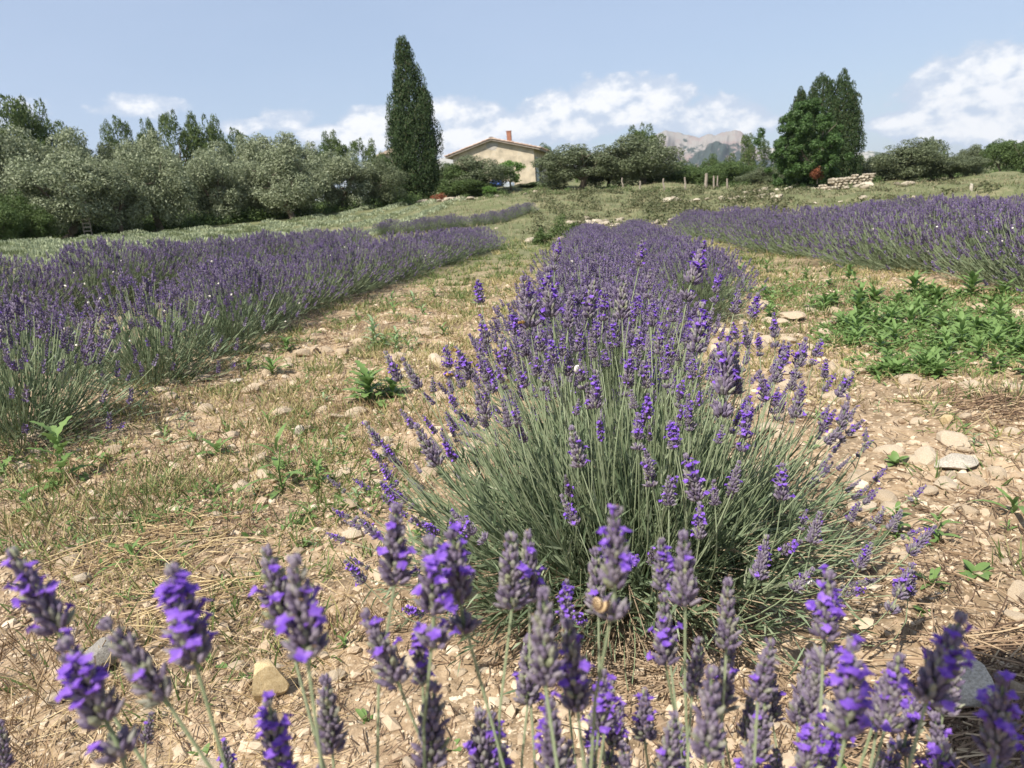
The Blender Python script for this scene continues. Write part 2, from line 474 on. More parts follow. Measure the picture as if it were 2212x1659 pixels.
M['tile'] = material('roof_tile', [(0, (.30, .20, .145)), (.5, (.44, .32, .24)), (1, (.56, .45, .35))], .85, nscale=3, nmix=.4)
M['brick'] = material('brick', [(0, (.26, .11, .065)), (1, (.40, .19, .12))], .85, nscale=6, nmix=.4)
M['mortar'] = material('mortar', [(0, (.50, .46, .40)), (1, (.60, .56, .50))], .9, island=False)
M['shutter'] = material('shutter_paint', [(0, (.40, .44, .43)), (1, (.48, .52, .51))], .6, island=False, nscale=3, nmix=1)
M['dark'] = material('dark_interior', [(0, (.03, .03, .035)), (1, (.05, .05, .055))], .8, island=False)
M['blue'] = material('blue_plastic', [(0, (.05, .10, .32)), (1, (.07, .14, .40))], .5, island=False)
M['whiteblue'] = material('pale_metal', [(0, (.50, .56, .66)), (1, (.62, .68, .76))], .5, island=False, nscale=2, nmix=1)
M['white'] = material('white_plastic', [(0, (.70, .72, .74)), (1, (.8, .8, .8))], .4, island=False)
M['shellw'] = material('white_shell', [(0, (.62, .56, .46)), (1, (.80, .77, .70))], .35, island=False, nscale=90, nmix=1, spec=.5)
M['shellt'] = material('tan_shell', [(0, (.52, .36, .19)), (1, (.68, .52, .31))], .3, island=False, nscale=120, nmix=1, spec=.5)
M['shellb'] = material('shell_band', [(0, (.07, .04, .025)), (1, (.12, .07, .04))], .3, island=False)
M['beey'] = material('bee_yellow', [(0, (.35, .20, .05)), (1, (.45, .28, .08))], .7, island=False)
M['beek'] = material('bee_black', [(0, (.015, .012, .01)), (1, (.03, .025, .02))], .5, island=False)
M['wing'] = material('bee_wing', [(0, (.35, .33, .30)), (1, (.45, .43, .40))], .3, .4, island=False)


# ground material
def ground_mat():
    m = D.materials.new('ground_soil'); m.use_nodes = True; t = NT(m.node_tree); bs = t.n['Principled BSDF']
    pos = t.node('ShaderNodeNewGeometry').outputs['Position']
    n1 = t.noise(pos, 2.2, 6, .6); n2 = t.noise(pos, 26, 6, .65); n3 = t.noise(pos, 170, 4, .6)
    soil = t.ramp(t.math('ADD', t.math('MULTIPLY', n1, .45), t.math('MULTIPLY', n2, .55)), [(.30, (.17, .112, .07)), (.44, (.30, .215, .135)), (.56, (.42, .315, .205)), (.70, (.53, .415, .285))])
    mulch = t.smooth(t.math('ADD', t.noise(pos, 1.7, 4, .6), t.math('MULTIPLY', t.noise(pos, 34, 4, .7), .45)), .70, .84)
    soil = t.mix(t.math('MULTIPLY', mulch, .8), soil, (.16, .115, .07))
    vor = t.node('ShaderNodeTexVoronoi'); vor.inputs['Scale'].default_value = 110; t.put(vor.inputs['Vector'], pos)
    grit = t.smooth(vor.outputs['Distance'], .55, .12)
    grit = t.math('MULTIPLY', grit, t.smooth(t.noise(pos, 60, 2), .48, .6))
    soil = t.mix(t.math('MULTIPLY', grit, .75), soil, (.56, .46, .34))
    # grass toned ground farther out
    sp = t.node('ShaderNodeSeparateXYZ'); t.put(sp.inputs[0], pos)
    rr = t.math('SQRT', t.math('ADD', t.math('MULTIPLY', sp.outputs[0], sp.outputs[0]), t.math('MULTIPLY', sp.outputs[1], sp.outputs[1])))
    far = t.smooth(rr, 5, 17)
    gn = t.noise(pos, .8, 6, .65); gn2 = t.noise(pos, 9, 4, .7)
    gcol = t.ramp(t.math('ADD', t.math('MULTIPLY', gn, .6), t.math('MULTIPLY', gn2, .4)), [(.32, (.085, .10, .045)), (.5, (.145, .155, .075)), (.60, (.22, .20, .115)), (.70, (.34, .28, .18))])
    vfar = t.smooth(rr, 150, 600)
    gcol = t.mix(vfar, gcol, (.10, .13, .06))
    c = t.mix(far, soil, gcol)
    t.put(bs.inputs['Base Color'], c); bs.inputs['Roughness'].default_value = .95; bs.inputs['Specular IOR Level'].default_value = .15
    b = t.node('ShaderNodeBump'); b.inputs['Strength'].default_value = .7; b.inputs['Distance'].default_value = .008
    t.put(b.inputs['Height'], t.math('ADD', t.math('MULTIPLY', n2, 1.2), t.math('MULTIPLY', n3, .6))); t.put(bs.inputs['Normal'], b.outputs[0])
    return m


M['ground'] = ground_mat()

# ------------------------------------------------------------------ ground sheet (polar grid)
aa = np.radians(np.concatenate([np.linspace(-180, -62, 40)[:-1], np.linspace(-62, 62, 470), np.linspace(62, 180, 40)[1:]]))
aa = aa[:-1] if abs((aa[-1] - aa[0]) - 2 * PI) < 1e-6 else aa
rr = np.concatenate([[.06, .2, .4, .6], np.geomspace(.75, 8, 330), np.geomspace(8.2, 60, 120), np.geomspace(64, 3600, 36)])
A_, R_ = np.meshgrid(aa, rr, indexing='ij')
X = np.sin(A_) * R_; Y = np.cos(A_) * R_
Z = hz(X, Y)
gm = MB(); na, nr = A_.shape
i, j = np.meshgrid(np.arange(na), np.arange(nr - 1), indexing='ij'); i2 = (i + 1) % na
gm.add(np.stack([X, Y, Z], -1).reshape(-1, 3), np.stack([i * nr + j, i2 * nr + j, i2 * nr + j + 1, i * nr + j + 1], -1).reshape(-1, 4)[:, ::-1])
capV = np.stack([X[:, 0], Y[:, 0], Z[:, 0]], -1)
gm.add(np.vstack([capV, [[0, 0, H1(0, 0)]]]), np.stack([(np.arange(na) + 1) % na, np.full(na, na), np.arange(na)], 1)[:, ::-1])
ground = link('ground', gm.mesh('ground', M['ground'], True)); tag(ground, kind='structure')


# ------------------------------------------------------------------ mountains
def mountain(name, prof, dist, depth, seed, mats):
    xs = np.linspace(prof[0][0], prof[-1][0], 340)
    ys = np.interp(xs, [q[0] for q in prof], [q[1] for q in prof])
    nt = 60; V = np.zeros((len(xs), nt, 3))
    for k, (x, y) in enumerate(zip(xs, ys)):
        d = ray(x, y); hd = math.hypot(d[0], d[1]); a = math.atan2(d[0], d[1])
        ridge = CAM_H + d[2] / hd * dist
        t = np.linspace(0, 1, nt)
        r = dist - depth * t
        wx = a * 9; n_ = fbm(wx * 1.7 + 0 * t, t * 1.2 + 0, 5, seed) * .8
        gul = np.abs(fbm(wx * 5 + t * 1.1, t * 1.6, 4, seed + 9))
        h = ridge * ((1 - t) ** 1.15)
        h = h * (1 + .35 * n_ * t) - gul * ridge * .55 * np.minimum(t * 6, 1) * (1 - t)
        V[k, :, 0] = math.sin(a) * r; V[k, :, 1] = math.cos(a) * r; V[k, :, 2] = np.maximum(h, -5)
    jag = fbm(xs * .09, xs * 0, 4, seed + 3) * 2.2
    V[:, 0, 2] += jag / FOC * dist
    back = V[:, :1].copy(); back[:, :, :2] *= 1.25; back[:, :, 2] = -10
    V = np.concatenate([back, V], 1); n, k = V.shape[:2]
    i, j = np.meshgrid(np.arange(n - 1), np.arange(k - 1), indexing='ij')
    mb = MB(); mb.add(V.reshape(-1, 3), np.stack([i * k + j, (i + 1) * k + j, (i + 1) * k + j + 1, i * k + j + 1], -1).reshape(-1, 4))
    o = link(name, mb.mesh(name, mats, True)); tag(o, kind='structure')
    return o


def rock_mat(name, rock1, rock2, veg, bias):
    m = D.materials.new(name); m.use_nodes = True; t = NT(m.node_tree); bs = t.n['Principled BSDF']
    g = t.node('ShaderNodeNewGeometry'); pos = g.outputs['Position']
    mp = t.node('ShaderNodeMapping'); mp.inputs['Scale'].default_value = (1, .35, 1.0); t.put(mp.inputs[0], pos)
    n1 = t.noise(mp.outputs[0], .018, 7, .68); n2 = t.noise(mp.outputs[0], .08, 5, .65)
    sp = t.node('ShaderNodeSeparateXYZ'); t.put(sp.inputs[0], pos)
    v = t.math('SUBTRACT', t.math('ADD', t.math('MULTIPLY', n1, .9), t.math('MULTIPLY', n2, .35)), t.math('MULTIPLY', sp.outputs[2], .0016))
    rock = t.mix(t.smooth(t.noise(mp.outputs[0], .02, 4), .4, .6), rock1, rock2)
    c = t.mix(t.smooth(v, bias - .03, bias + .03), rock, veg)
    t.put(bs.inputs['Base Color'], c); bs.inputs['Roughness'].default_value = .95
    bs.inputs['Specular IOR Level'].default_value = .05
    return m


prof1 = [(1290, 352), (1340, 330), (1380, 304), (1412, 292), (1438, 282), (1462, 286), (1490, 292), (1510, 297), (1528, 290), (1545, 291), (1565, 285), (1588, 280), (1604, 287), (1616, 302), (1632, 318), (1660, 330), (1700, 338)]
mountain('mountain', prof1, 2000, 560, 5, rock_mat('mountain_rock', (.25, .235, .22), (.24, .19, .18), (.05, .065, .06), .485))
prof2 = [(700, 372), (800, 362), (900, 350), (955, 341), (975, 338), (1010, 344), (1100, 350), (1250, 352), (1400, 348), (1560, 338), (1620, 324), (1660, 318), (1700, 322), (1780, 332), (1850, 330), (1882, 326), (1930, 334), (2050, 345), (2212, 350), (2400, 352)]
mountain('hills', prof2, 2600, 430, 12, rock_mat('hill_rock', (.33, .32, .29), (.30, .29, .26), (.09, .11, .08), .50))

# ------------------------------------------------------------------ haze
hzm = D.materials.new('haze_air'); hzm.use_nodes = True; ht = NT(hzm.node_tree)
for n_ in list(ht.n):
    if n_.type == 'BSDF_PRINCIPLED': ht.n.remove(n_)
pv = ht.node('ShaderNodeVolumePrincipled'); pv.inputs['Color'].default_value = (.80, .88, 1, 1); pv.inputs['Density'].default_value = .00010
pv.inputs['Anisotropy'].default_value = .2
ht.l.new(pv.outputs[0], ht.n['Material Output'].inputs['Volume'])
hb = MB(); box(hb, (0, 0, 140), (7400, 7400, 330))
haze = link('haze', hb.mesh('haze', hzm)); tag(haze, kind='stuff')
haze.data.polygons.foreach_set('use_smooth', [False] * 6)


# ------------------------------------------------------------------ lavender spikes
def spike_mesh(seed, whorls, open_frac, gap, lowdetail=False):
    g = np.random.default_rng(seed); global rng
    old = rng; rng = g
    mb = MB(); L = 1.0                      # unit length spike, radius follows
    zs = list(np.linspace(0.05, .9, whorls))
    if gap: zs[0] = -0.18
    SV, SF = spindle(5)
    pos = []; dirs = []; ln = []; rad = []; opn = []
    for wi, z in enumerate(zs):
        tt = wi / (whorls - 1)
        nc = int(round(8 - 3 * tt)); a0 = g.uniform(0, 6.28)
        for c in range(nc):
            for lay in range(2 if tt < .75 else 1):
                a = a0 + (c + .5 * lay) / nc * 6.28 + g.normal() * .12
                tilt = (.66 - .48 * tt) * (1 - .35 * lay) + g.normal() * .13
                d = np.array([math.cos(a) * math.sin(tilt), math.sin(a) * math.sin(tilt), math.cos(tilt)])
                rr_ = (.045 if tt < .7 else .025) * (1 - .3 * lay)
                pos.append([math.cos(a) * rr_, math.sin(a) * rr_, z - .03 + .035 * lay + g.normal() * .008])
                dirs.append(d); ln.append(g.uniform(.16, .215) * (1 - .38 * tt)); rad.append(g.uniform(.023, .031) * (1 - .30 * tt))
                opn.append(g.random() < open_frac * (1.25 if .15 < tt < .8 else .5))
    # crown tip
    for c in range(4):
        a = c * 1.57 + g.uniform(0, .5); pos.append([math.cos(a) * .012, math.sin(a) * .012, .9]); dirs.append(np.array([math.cos(a) * .12, math.sin(a) * .12, 1])); ln.append(.1); rad.append(.02); opn.append(False)
    pos = np.array(pos); dirs = unit(np.array(dirs)); ln = np.array(ln); rad = np.array(rad); opn = np.array(opn)
    V, F = scatter(SV, SF, pos, frames(dirs), np.stack([rad, rad, ln], 1)); mb.add(V, F, 0)
    # axis
    V, F = tubes(np.array([[[0, 0, -.25 if gap else -.02], [0, 0, .4], [0, 0, .9]]]), np.array([[.017, .015, .01]]), 5); mb.add(V, F, 1)
    wth = g.random(len(pos)) < .10
    if wth.any():
        tw_ = pos[wth] + dirs[wth] * ln[wth][:, None] * .9
        V, F = blades(tw_, dirs[wth] + g.normal(size=(wth.sum(), 3)) * .5, .045, .022, .01, 2, 'leaf'); mb.add(V, F, 3)
    # open flowers : five small petals round the calyx mouth, plus a short tube
    if opn.any():
        tips = pos[opn] + dirs[opn] * ln[opn][:, None] * .92; dd = dirs[opn]; n = len(tips)
        dd = unit(dd + np.array([0, 0, -.15]) + g.normal(size=dd.shape) * .18)
        fr = frames(dd)
        tv, tf = tubes(np.stack([tips - dd * .03, tips + dd * .035], 1), np.array([[.014, .02]]), 5); mb.add(tv, tf, 2)
        cen = tips + dd * .035
        for k in range(5):
            a = k / 5 * 6.28
            out = fr[:, :, 0] * math.cos(a) + fr[:, :, 1] * math.sin(a)
            pd = unit(out + dd * .25 + g.normal(size=out.shape) * .15); sd_ = unit(np.cross(pd, dd))
            L_ = .068 if k < 2 else .052
            V, F = blades(cen, pd, L_ * g.uniform(.8, 1.2, n), .056, g.uniform(-.01, .012, n), 2, 'leaf', sd_); mb.add(V, F, 2)
    rng = old
    return mb.mesh('flower_spike', [M['calyx'], M['stem'], M['petal'], M['withered']], False)


SPIKES = []
cfg = [(8, .03, 0), (9, .07, 0), (7, .20, 0), (8, .26, 1), (9, .10, 1), (7, .03, 0), (8, .34, 0), (6, .22, 0), (9, .22, 1), (7, .0, 0), (8, .12, 0), (7, .30, 1), (8, .46, 0), (7, .05, 1)]
for k, (w_, o_, g_) in enumerate(cfg): SPIKES.append(spike_mesh(100 + k, w_, o_, g_))
SP_BLOOM = [2, 3, 6, 8, 11, 12, 7]; SP_DULL = [0, 1, 4, 5, 9, 10, 13]


def stem_mesh(P, r0=.0011, leaves=0):
    """P k,3 local points"""
    k = len(P); mb = MB()
    V, F = tubes(P[None], np.linspace(r0 * 1.15, r0 * .8, k)[None], 5); mb.add(V, F, 0)
    if leaves:
        n = leaves
        idx = rng.uniform(.03, .5, n); Pi = np.stack([np.interp(idx, np.linspace(0, 1, k), P[:, c]) for c in range(3)], 1)
        T = unit(P[1] - P[0])[None] + rng.normal(size=(n, 3)) * .45
        V, F = blades(Pi, T, rng.uniform(.03, .055, n), .0038, rng.uniform(-.004, .012, n), 4, 'lance'); mb.add(V, F, 1)
    return mb.mesh('flower_stem', [M['stem'], M['lleaf']])


def place_spike(parent_empty, base, head, tip, kind, leaves=3, r0=.0011, fat=1.0):
    """flower_stem part with its flower_spike sub-part. base/head/tip world points"""
    o = np.array(parent_empty.location)
    base = np.array(base); head = np.array(head); tip = np.array(tip)
    ax = tip - head; L = np.linalg.norm(ax); axn = ax / L
    dist = np.linalg.norm(head - base)
    ctrl = head - axn * dist * .45
    ctrl2 = base + (ctrl - base) * .98 + rng.normal(size=3) * .06 * dist * np.array([1, 1, .5])
    P = bez(base[None], ctrl2[None], head[None], 9)[0]
    me = stem_mesh(P - o, r0, leaves)
    st = link('flower_stem', me, parent_empty)
    sp = link('flower_spike', SPIKES[kind], st)
    q = Vector(axn).to_track_quat('Z', 'Y'); q = q @ Matrix.Rotation(rng.uniform(0, 6.28), 4, 'Z').to_quaternion()
    sp.rotation_mode = 'QUATERNION'; sp.rotation_quaternion = q
    sp.location = head - o
    w = L * rng.uniform(.95, 1.2) * fat
    sp.scale = (w, w, L)
    return st


# ---- foreground plant, whose flower heads stand right in front of the lens
FG = [((129, 1368), (20, 1182), 1), ((244, 1588), (135, 1375), 1), ((359, 1514), (220, 1334), 0), ((423, 1436), (366, 1215), 1), ((620, 1358), (572, 1178), 1), ((664, 1422), (637, 1195), 1),
      ((610, 1685), (576, 1500), 1), ((718, 1625), (701, 1456), 0), ((315, 1605), (328, 1537), 0), ((494, 1690), (485, 1598), 0), ((10, 1660), (1, 1555), 0), ((852, 1263), (856, 1085), 1),
      ((937, 1354), (930, 1155), 1), ((998, 1327), (975, 1140), 1), ((1106, 1314), (1103, 1148), 0), ((1144, 1300), (1140, 1144), 1), ((1327, 1293), (1330, 1090), 1), ((1293, 1327), (1286, 1180), 0),
      ((1438, 1436), (1433, 1280), 1), ((1432, 1276), (1428, 1161), 0), ((1480, 1310), (1476, 1145), 0), ((1178, 1480), (1174, 1266), 0), ((1140, 1520), (1142, 1370), 0), ((1248, 1534), (1225, 1334), 1),
      ((913, 1480), (900, 1348), 1), ((930, 1655), (937, 1470), 0), ((1042, 1690), (1035, 1530), 0), ((1198, 1690), (1188, 1505), 0), ((1222, 1337), (1225, 1250), 1), ((862, 1480), (785, 1314), 0),
      ((1569, 1402), (1573, 1246), 0), ((1555, 1537), (1578, 1392), 0), ((1495, 1500), (1512, 1375), 0), ((1525, 1640), (1539, 1436), 0), ((1637, 1513), (1668, 1378), 0), ((1668, 1557), (1671, 1453), 0),
      ((1779, 1402), (1790, 1229), 1), ((1748, 1551), (1776, 1398), 0), ((1722, 1564), (1748, 1420), 0), ((1827, 1588), (1844, 1378), 1), ((1911, 1578), (1945, 1409), 0), ((2000, 1520), (2081, 1320), 1),
      ((1955, 1600), (1996, 1465), 1), ((2145, 1660), (2169, 1456), 1), ((1759, 1730), (1786, 1575), 1), ((2044, 1680), (2016, 1537), 0), ((1200, 1830), (1183, 1680), 0), ((1450, 1720), (1462, 1600), 0), ((1890, 1740), (1905, 1620), 0), ((2230, 1700), (2250, 1540), 1), ((1985, 1760), (2010, 1620), 0), ((700, 1780), (690, 1650), 0), ((1610, 1740), (1630, 1580), 0)]
fg = empty('lavender_plant', (0.08, 0.30, H1(.08, .30)))
tag(fg, 'nearest lavender plant, its large blurred flower heads rising along the bottom edge', 'lavender')
for q in range(26):
    bx_ = rng.uniform(1050, 2180); by_ = rng.uniform(1540, 1760); ln_ = rng.uniform(105, 150); FG.append(((bx_, by_), (bx_ + (bx_ - 1150) * .05 + rng.normal() * 12, by_ - ln_), int(rng.random() < .45)))
for (b, t_, bl) in FG:
    Lp = math.hypot(b[0] - t_[0], b[1] - t_[1])
    Lr = .053 if Lp > 140 else .042
    dep = min(max(Lr * FOC / Lp * .93, .36), .66)
    head = at(b[0], b[1], dep); tip = at(t_[0], t_[1], dep - .16 * Lr)
    bx = .08 + (b[0] - 1106) / 1106 * .16 + rng.normal() * .02; by = .30 + rng.normal() * .05 + (.06 if Lp < 140 else 0)
    base = np.array([bx, by, H1(bx, by) + .04])
    kind = int(random.choice(SP_BLOOM if bl else SP_DULL))
    place_spike(fg, base, head, tip, kind, leaves=4, r0=.0011, fat=1.22)
mb = MB(); n = 900
th = rng.uniform(0, 6.28, n); rad_ = rng.uniform(0, .15, n); bp = np.stack([np.cos(th) * rad_, np.sin(th) * rad_, rng.uniform(0, .17, n)], 1)
V, F = blades(bp, np.stack([np.cos(th) * .6, np.sin(th) * .6, np.ones(n)], 1) + rng.normal(size=(n, 3)) * .3, rng.uniform(.03, .06, n), .004, .005, 3, 'lance'); mb.add(V, F, 0)
o = link('foliage', mb.mesh('foliage', M['lleaf']), fg); o['kind'] = 'stuff'


# ------------------------------------------------------------------ hero bush
HC = np.array([.20, 1.52, 0.0]); HRX, HRY, HRZ = .60, .50, .53
hero = empty('lavender_bush', (HC[0], HC[1], H1(HC[0], HC[1])))
tag(hero, 'large lavender bush in sharp focus at the near end of the middle row', 'lavender')


def c2(p): return (737 + p[0] * .3333, 494 + p[1] * .3333)
def c3(p): return (1474.6 + p[0] * .3333, 411 + p[1] * .3333)
def c6(p): return (1474.6 + p[0] * .3387, 1097 + p[1] * .3387)
def c7(p): return (1262 + p[0] * .2315, 878 + p[1] * .2315)
def c5(p): return (737.3 + p[0] * .3387, 1097 + p[1] * .3387)


HS = []
for f_, lst in ((c2, [((1385, 235), (1410, 65), 1), ((905, 485), (885, 325), 1), ((945, 750), (905, 560), 1), ((1225, 650), (1175, 300), 0), ((1600, 585), (1640, 330), 1), ((1820, 590), (1830, 300), 0), ((1930, 250), (1950, 70), 1),
                      ((1750, 740), (1765, 590), 1), ((1470, 650), (1490, 400), 0), ((1360, 580), (1330, 240), 1), ((1140, 690), (1105, 540), 1), ((960, 1010), (890, 820), 1), ((840, 980), (750, 770), 1), ((700, 930), (680, 750), 1),
                      ((1200, 1030), (1130, 880), 1), ((380, 990), (280, 790), 1), ((510, 1040), (390, 830), 0), ((600, 1060), (590, 960), 0), ((760, 1170), (690, 1060), 1), ((880, 1280), (740, 1180), 1), ((1720, 900), (1700, 780), 1),
                      ((1650, 1170), (1650, 910), 0), ((1550, 1550), (1490, 1270), 0), ((1930, 1390), (1920, 1190), 1), ((2010, 1630), (1970, 1440), 0), ((2170, 1400), (2130, 1240), 1), ((1520, 1210), (1540, 1100), 1),
                      ((280, 1430), (150, 1250), 0), ((630, 1540), (480, 1260), 0), ((340, 1645), (250, 1520), 1), ((2060, 820), (2060, 620), 1), ((2150, 570), (2140, 400), 0), ((2020, 640), (2010, 450), 1), ((1910, 830), (1930, 650), 1),
                      ((1980, 1040), (1960, 850), 0), ((1850, 1000), (1890, 780), 1), ((1640, 840), (1610, 680), 0), ((1470, 960), (1490, 790), 0), ((1090, 1290), (1040, 1100), 0), ((1150, 1270), (1120, 1130), 1), ((950, 1240), (870, 1010), 0),
                      ((1270, 960), (1260, 800), 1), ((1320, 1020), (1330, 860), 0), ((1900, 1170), (1880, 1040), 0), ((1560, 1010), (1550, 850), 0), ((2110, 1000), (2090, 840), 1), ((1200, 830), (1160, 640), 0), ((1380, 880), (1350, 690), 1),
                      ((1300, 800), (1290, 620), 1), ((1080, 900), (1030, 680), 1), ((1440, 830), (1440, 680), 0), ((1530, 800), (1540, 650), 0), ((1270, 540), (1240, 400), 0), ((1480, 560), (1500, 400), 1), ((1700, 560), (1700, 380), 1), ((1920, 560), (1930, 420), 1), ((1990, 420), (2000, 260), 0)]),
                 (c7, [((500, 345), (510, 60), 1), ((620, 690), (570, 400), 0), ((840, 400), (790, 140), 0), ((790, 930), (790, 640), 0), ((1060, 880), (940, 430), 0), ((1075, 1240), (1080, 880), 1), ((1220, 930), (1210, 680), 0),
                       ((1380, 800), (1450, 500), 0), ((1840, 880), (1850, 520), 1), ((980, 190), (960, 0), 1), ((1480, 350), (1540, 0), 1), ((1620, 1620), (1710, 1190), 0), ((1940, 130), (1970, 0), 1), ((1250, 350), (1290, 170), 1)]),
                 (c3, [((40, 650), (140, 340), 1), ((80, 1060), (130, 720), 1), ((60, 1230), (60, 1060), 1), ((210, 690), (240, 510), 1), ((450, 830), (490, 660), 1), ((500, 1050), (490, 930), 1), ((600, 980), (590, 790), 1),
                       ((260, 1380), (300, 940), 1), ((240, 1350), (240, 1000), 0), ((340, 1330), (350, 1050), 0), ((540, 1370), (500, 1160), 1), ((410, 1560), (430, 1340), 1), ((50, 1500), (30, 1320), 1), ((740, 1170), (800, 950), 1),
                       ((850, 1100), (900, 960), 1), ((920, 1220), (930, 1090), 1), ((730, 1480), (770, 1230), 0), ((1000, 1340), (1110, 1180), 1), ((900, 1500), (950, 1390), 1), ((1010, 1560), (1080, 1330), 0), ((920, 1640), (1100, 1480), 0),
                       ((1180, 1640), (1190, 1540), 0), ((330, 800), (370, 640), 0), ((160, 880), (200, 760), 0), ((650, 1130), (690, 980), 1), ((600, 1250), (650, 1040), 0), ((420, 1010), (400, 850), 0), ((350, 980), (330, 860), 1), ((590, 1420), (620, 1280), 1), ((700, 1300), (740, 1130), 0)]),
                 (c6, [((820, 230), (880, 20), 0), ((480, 450), (530, 200), 0), ((1120, 390), (1210, 220), 0), ((1440, 300), (1620, 110), 0), ((1320, 150), (1400, 10), 0), ((700, 530), (840, 380), 0), ((1350, 610), (1470, 350), 1),
                       ((1220, 110), (1290, 0), 0), ((1440, 560), (1480, 400), 0), ((1060, 90), (1130, -40), 0), ((760, 120), (790, 10), 0)]),
                 (c5, [((880, 180), (700, 20), 0), ((1500, 110), (1400, -90), 1), ((150, 480), (20, 330), 0), ((240, 190), (90, 50), 0)])):
    for (b, t_, bl) in lst: HS.append((f_(b), f_(t_), bl))


def dome_hit(x, y, rad=1.0):
    """front intersection of the pixel ray with the bush dome, or closest approach"""
    d = ray(x, y); o = np.array([0, 0, CAM_H]) - np.array([HC[0], HC[1], 0.03])
    S = np.array([HRX, HRY, HRZ + .04]) * rad; a = (d / S) @ (d / S); b = (d / S) @ (o / S); c = (o / S) @ (o / S) - 1
    q = b * b - a * c
    return (-b - math.sqrt(q)) / a if q > 0 else -b / a


def hero_base(head):
    v = (head[:2] - HC[:2]) * .28 + rng.normal(size=2) * .035
    x, y = HC[0] + v[0], HC[1] + v[1]
    return np.array([x, y, H1(x, y) + rng.uniform(.0, .06)])


nhero = 0
for (b, t_, bl) in HS:
    Lp = math.hypot(b[0] - t_[0], b[1] - t_[1])
    dep = dome_hit(*b) * rng.uniform(.97, 1.03)
    L = min(max(Lp / FOC * dep * 1.05, .024), .075)
    head = at(b[0], b[1], dep)
    h2 = head[:2] - HC[:2]
    tip = at(t_[0], t_[1], dep - .12 * L)
    place_spike(hero, hero_base(head), head, tip, int(random.choice(SP_BLOOM if bl else SP_DULL)), leaves=int(rng.integers(2, 7)), fat=1.18 if Lp / FOC * dep > .05 else 1.35)
    nhero += 1
# further heads, over the top and the far half
k = 0
while k < 175:
    th = rng.uniform(0, 6.28); ct = rng.uniform(.12, 1) ** .8
    s_ = math.sqrt(1 - ct * ct); q = rng.uniform(.84, 1.08)
    head = np.array([HC[0] + math.cos(th) * s_ * HRX * q, HC[1] + math.sin(th) * s_ * HRY * q, ct * HRZ * q])
    if head[1] < HC[1] - .1 and ct < .72 and rng.random() < .6: continue
    dirv = np.array([math.cos(th) * s_ * .75, math.sin(th) * s_ * .75, ct + .25]) + rng.normal(size=3) * .12
    L = rng.uniform(.032, .055); tip = head + dirv / np.linalg.norm(dirv) * L
    place_spike(hero, hero_base(head), head, tip, int(random.choice(SP_BLOOM + SP_DULL)), leaves=int(rng.integers(1, 6)))
    k += 1
# bush foliage: long grey green leaves on leafy shoots, dense low down
mb = MB()
ns = 560
th = rng.uniform(0, 6.28, ns); s_ = np.sqrt(rng.random(ns)) * .97; ct = np.sqrt(1 - s_ ** 2)
basep = np.stack([np.cos(th) * s_ * .16, np.sin(th) * s_ * .16, rng.uniform(0, .05, ns)], 1)
scl = rng.uniform(.40, .80, ns)
tipp = np.stack([np.cos(th) * s_ * HRX * scl * 1.12, np.sin(th) * s_ * HRY * scl * 1.12, (ct * .9 + .04) * HRZ * scl], 1)
ctrl = basep + (tipp - basep) * np.array([.62, .62, .30]) + rng.normal(size=(ns, 3)) * .01
SH = bez(basep, ctrl, tipp, 7)
V, F = tubes(SH, np.linspace(.0016, .0007, 7)[None].repeat(ns, 0), 4); mb.add(V, F, 1)
nl = 24
tl = rng.uniform(.3, 1, (ns, nl)) ** .75
idx = tl * 6; i0 = np.clip(idx.astype(int), 0, 5); fr_ = (idx - i0)[..., None]
Pl = SH[np.arange(ns)[:, None], i0] * (1 - fr_) + SH[np.arange(ns)[:, None], i0 + 1] * fr_
Tl = unit(SH[np.arange(ns)[:, None], i0 + 1] - SH[np.arange(ns)[:, None], i0])
Pl = Pl.reshape(-1, 3); Tl = (Tl + rng.normal(size=Tl.shape) * .34 + np.array([0, 0, .12])).reshape(-1, 3); n = len(Pl)
V, F = blades(Pl, Tl, rng.uniform(.030, .072, n), rng.uniform(.0034, .0058, n), rng.uniform(-.006, .014, n), 3, 'lance'); mb.add(V, F, 0)
o = link('foliage', mb.mesh('foliage', [M['lleaf'], M['stem']]), hero); o['kind'] = 'stuff'
mb = MB(); ns = 230
th = rng.uniform(-2.9, .3, ns); q = rng.uniform(.55, 1.0, ns)
basep = np.stack([np.cos(th) * .08, np.sin(th) * .08, rng.uniform(0, .04, ns)], 1)
tipp = np.stack([np.cos(th) * .58 * q, np.sin(th) * .50 * q, rng.uniform(.03, .20, ns)], 1)
SH = bez(basep, (basep + tipp) / 2 + np.array([0, 0, .05]) + rng.normal(size=(ns, 3)) * .03, tipp, 7)
V, F = tubes(SH, np.linspace(.0018, .0007, 7)[None].repeat(ns, 0), 4); mb.add(V, F, 1)
nl = 16; idx = rng.uniform(1.2, 5.9, (ns, nl)); i0 = idx.astype(int); fr_ = (idx - i0)[..., None]
Pl = SH[np.arange(ns)[:, None], i0] * (1 - fr_) + SH[np.arange(ns)[:, None], i0 + 1] * fr_; Tl = unit(SH[np.arange(ns)[:, None], i0 + 1] - SH[np.arange(ns)[:, None], i0])
Pl = Pl.reshape(-1, 3); Tl = (Tl + rng.normal(size=Tl.shape) * .5 + [0, 0, .1]).reshape(-1, 3); n = len(Pl)
V, F = blades(Pl, Tl, rng.uniform(.018, .045, n), rng.uniform(.0028, .0045, n), rng.uniform(-.004, .012, n), 3, 'lance'); mb.add(V, F, 0)
o = link('low_shoots', mb.mesh('low_shoots', [M['lleaf'], M['twig']]), hero); o['kind'] = 'stuff'
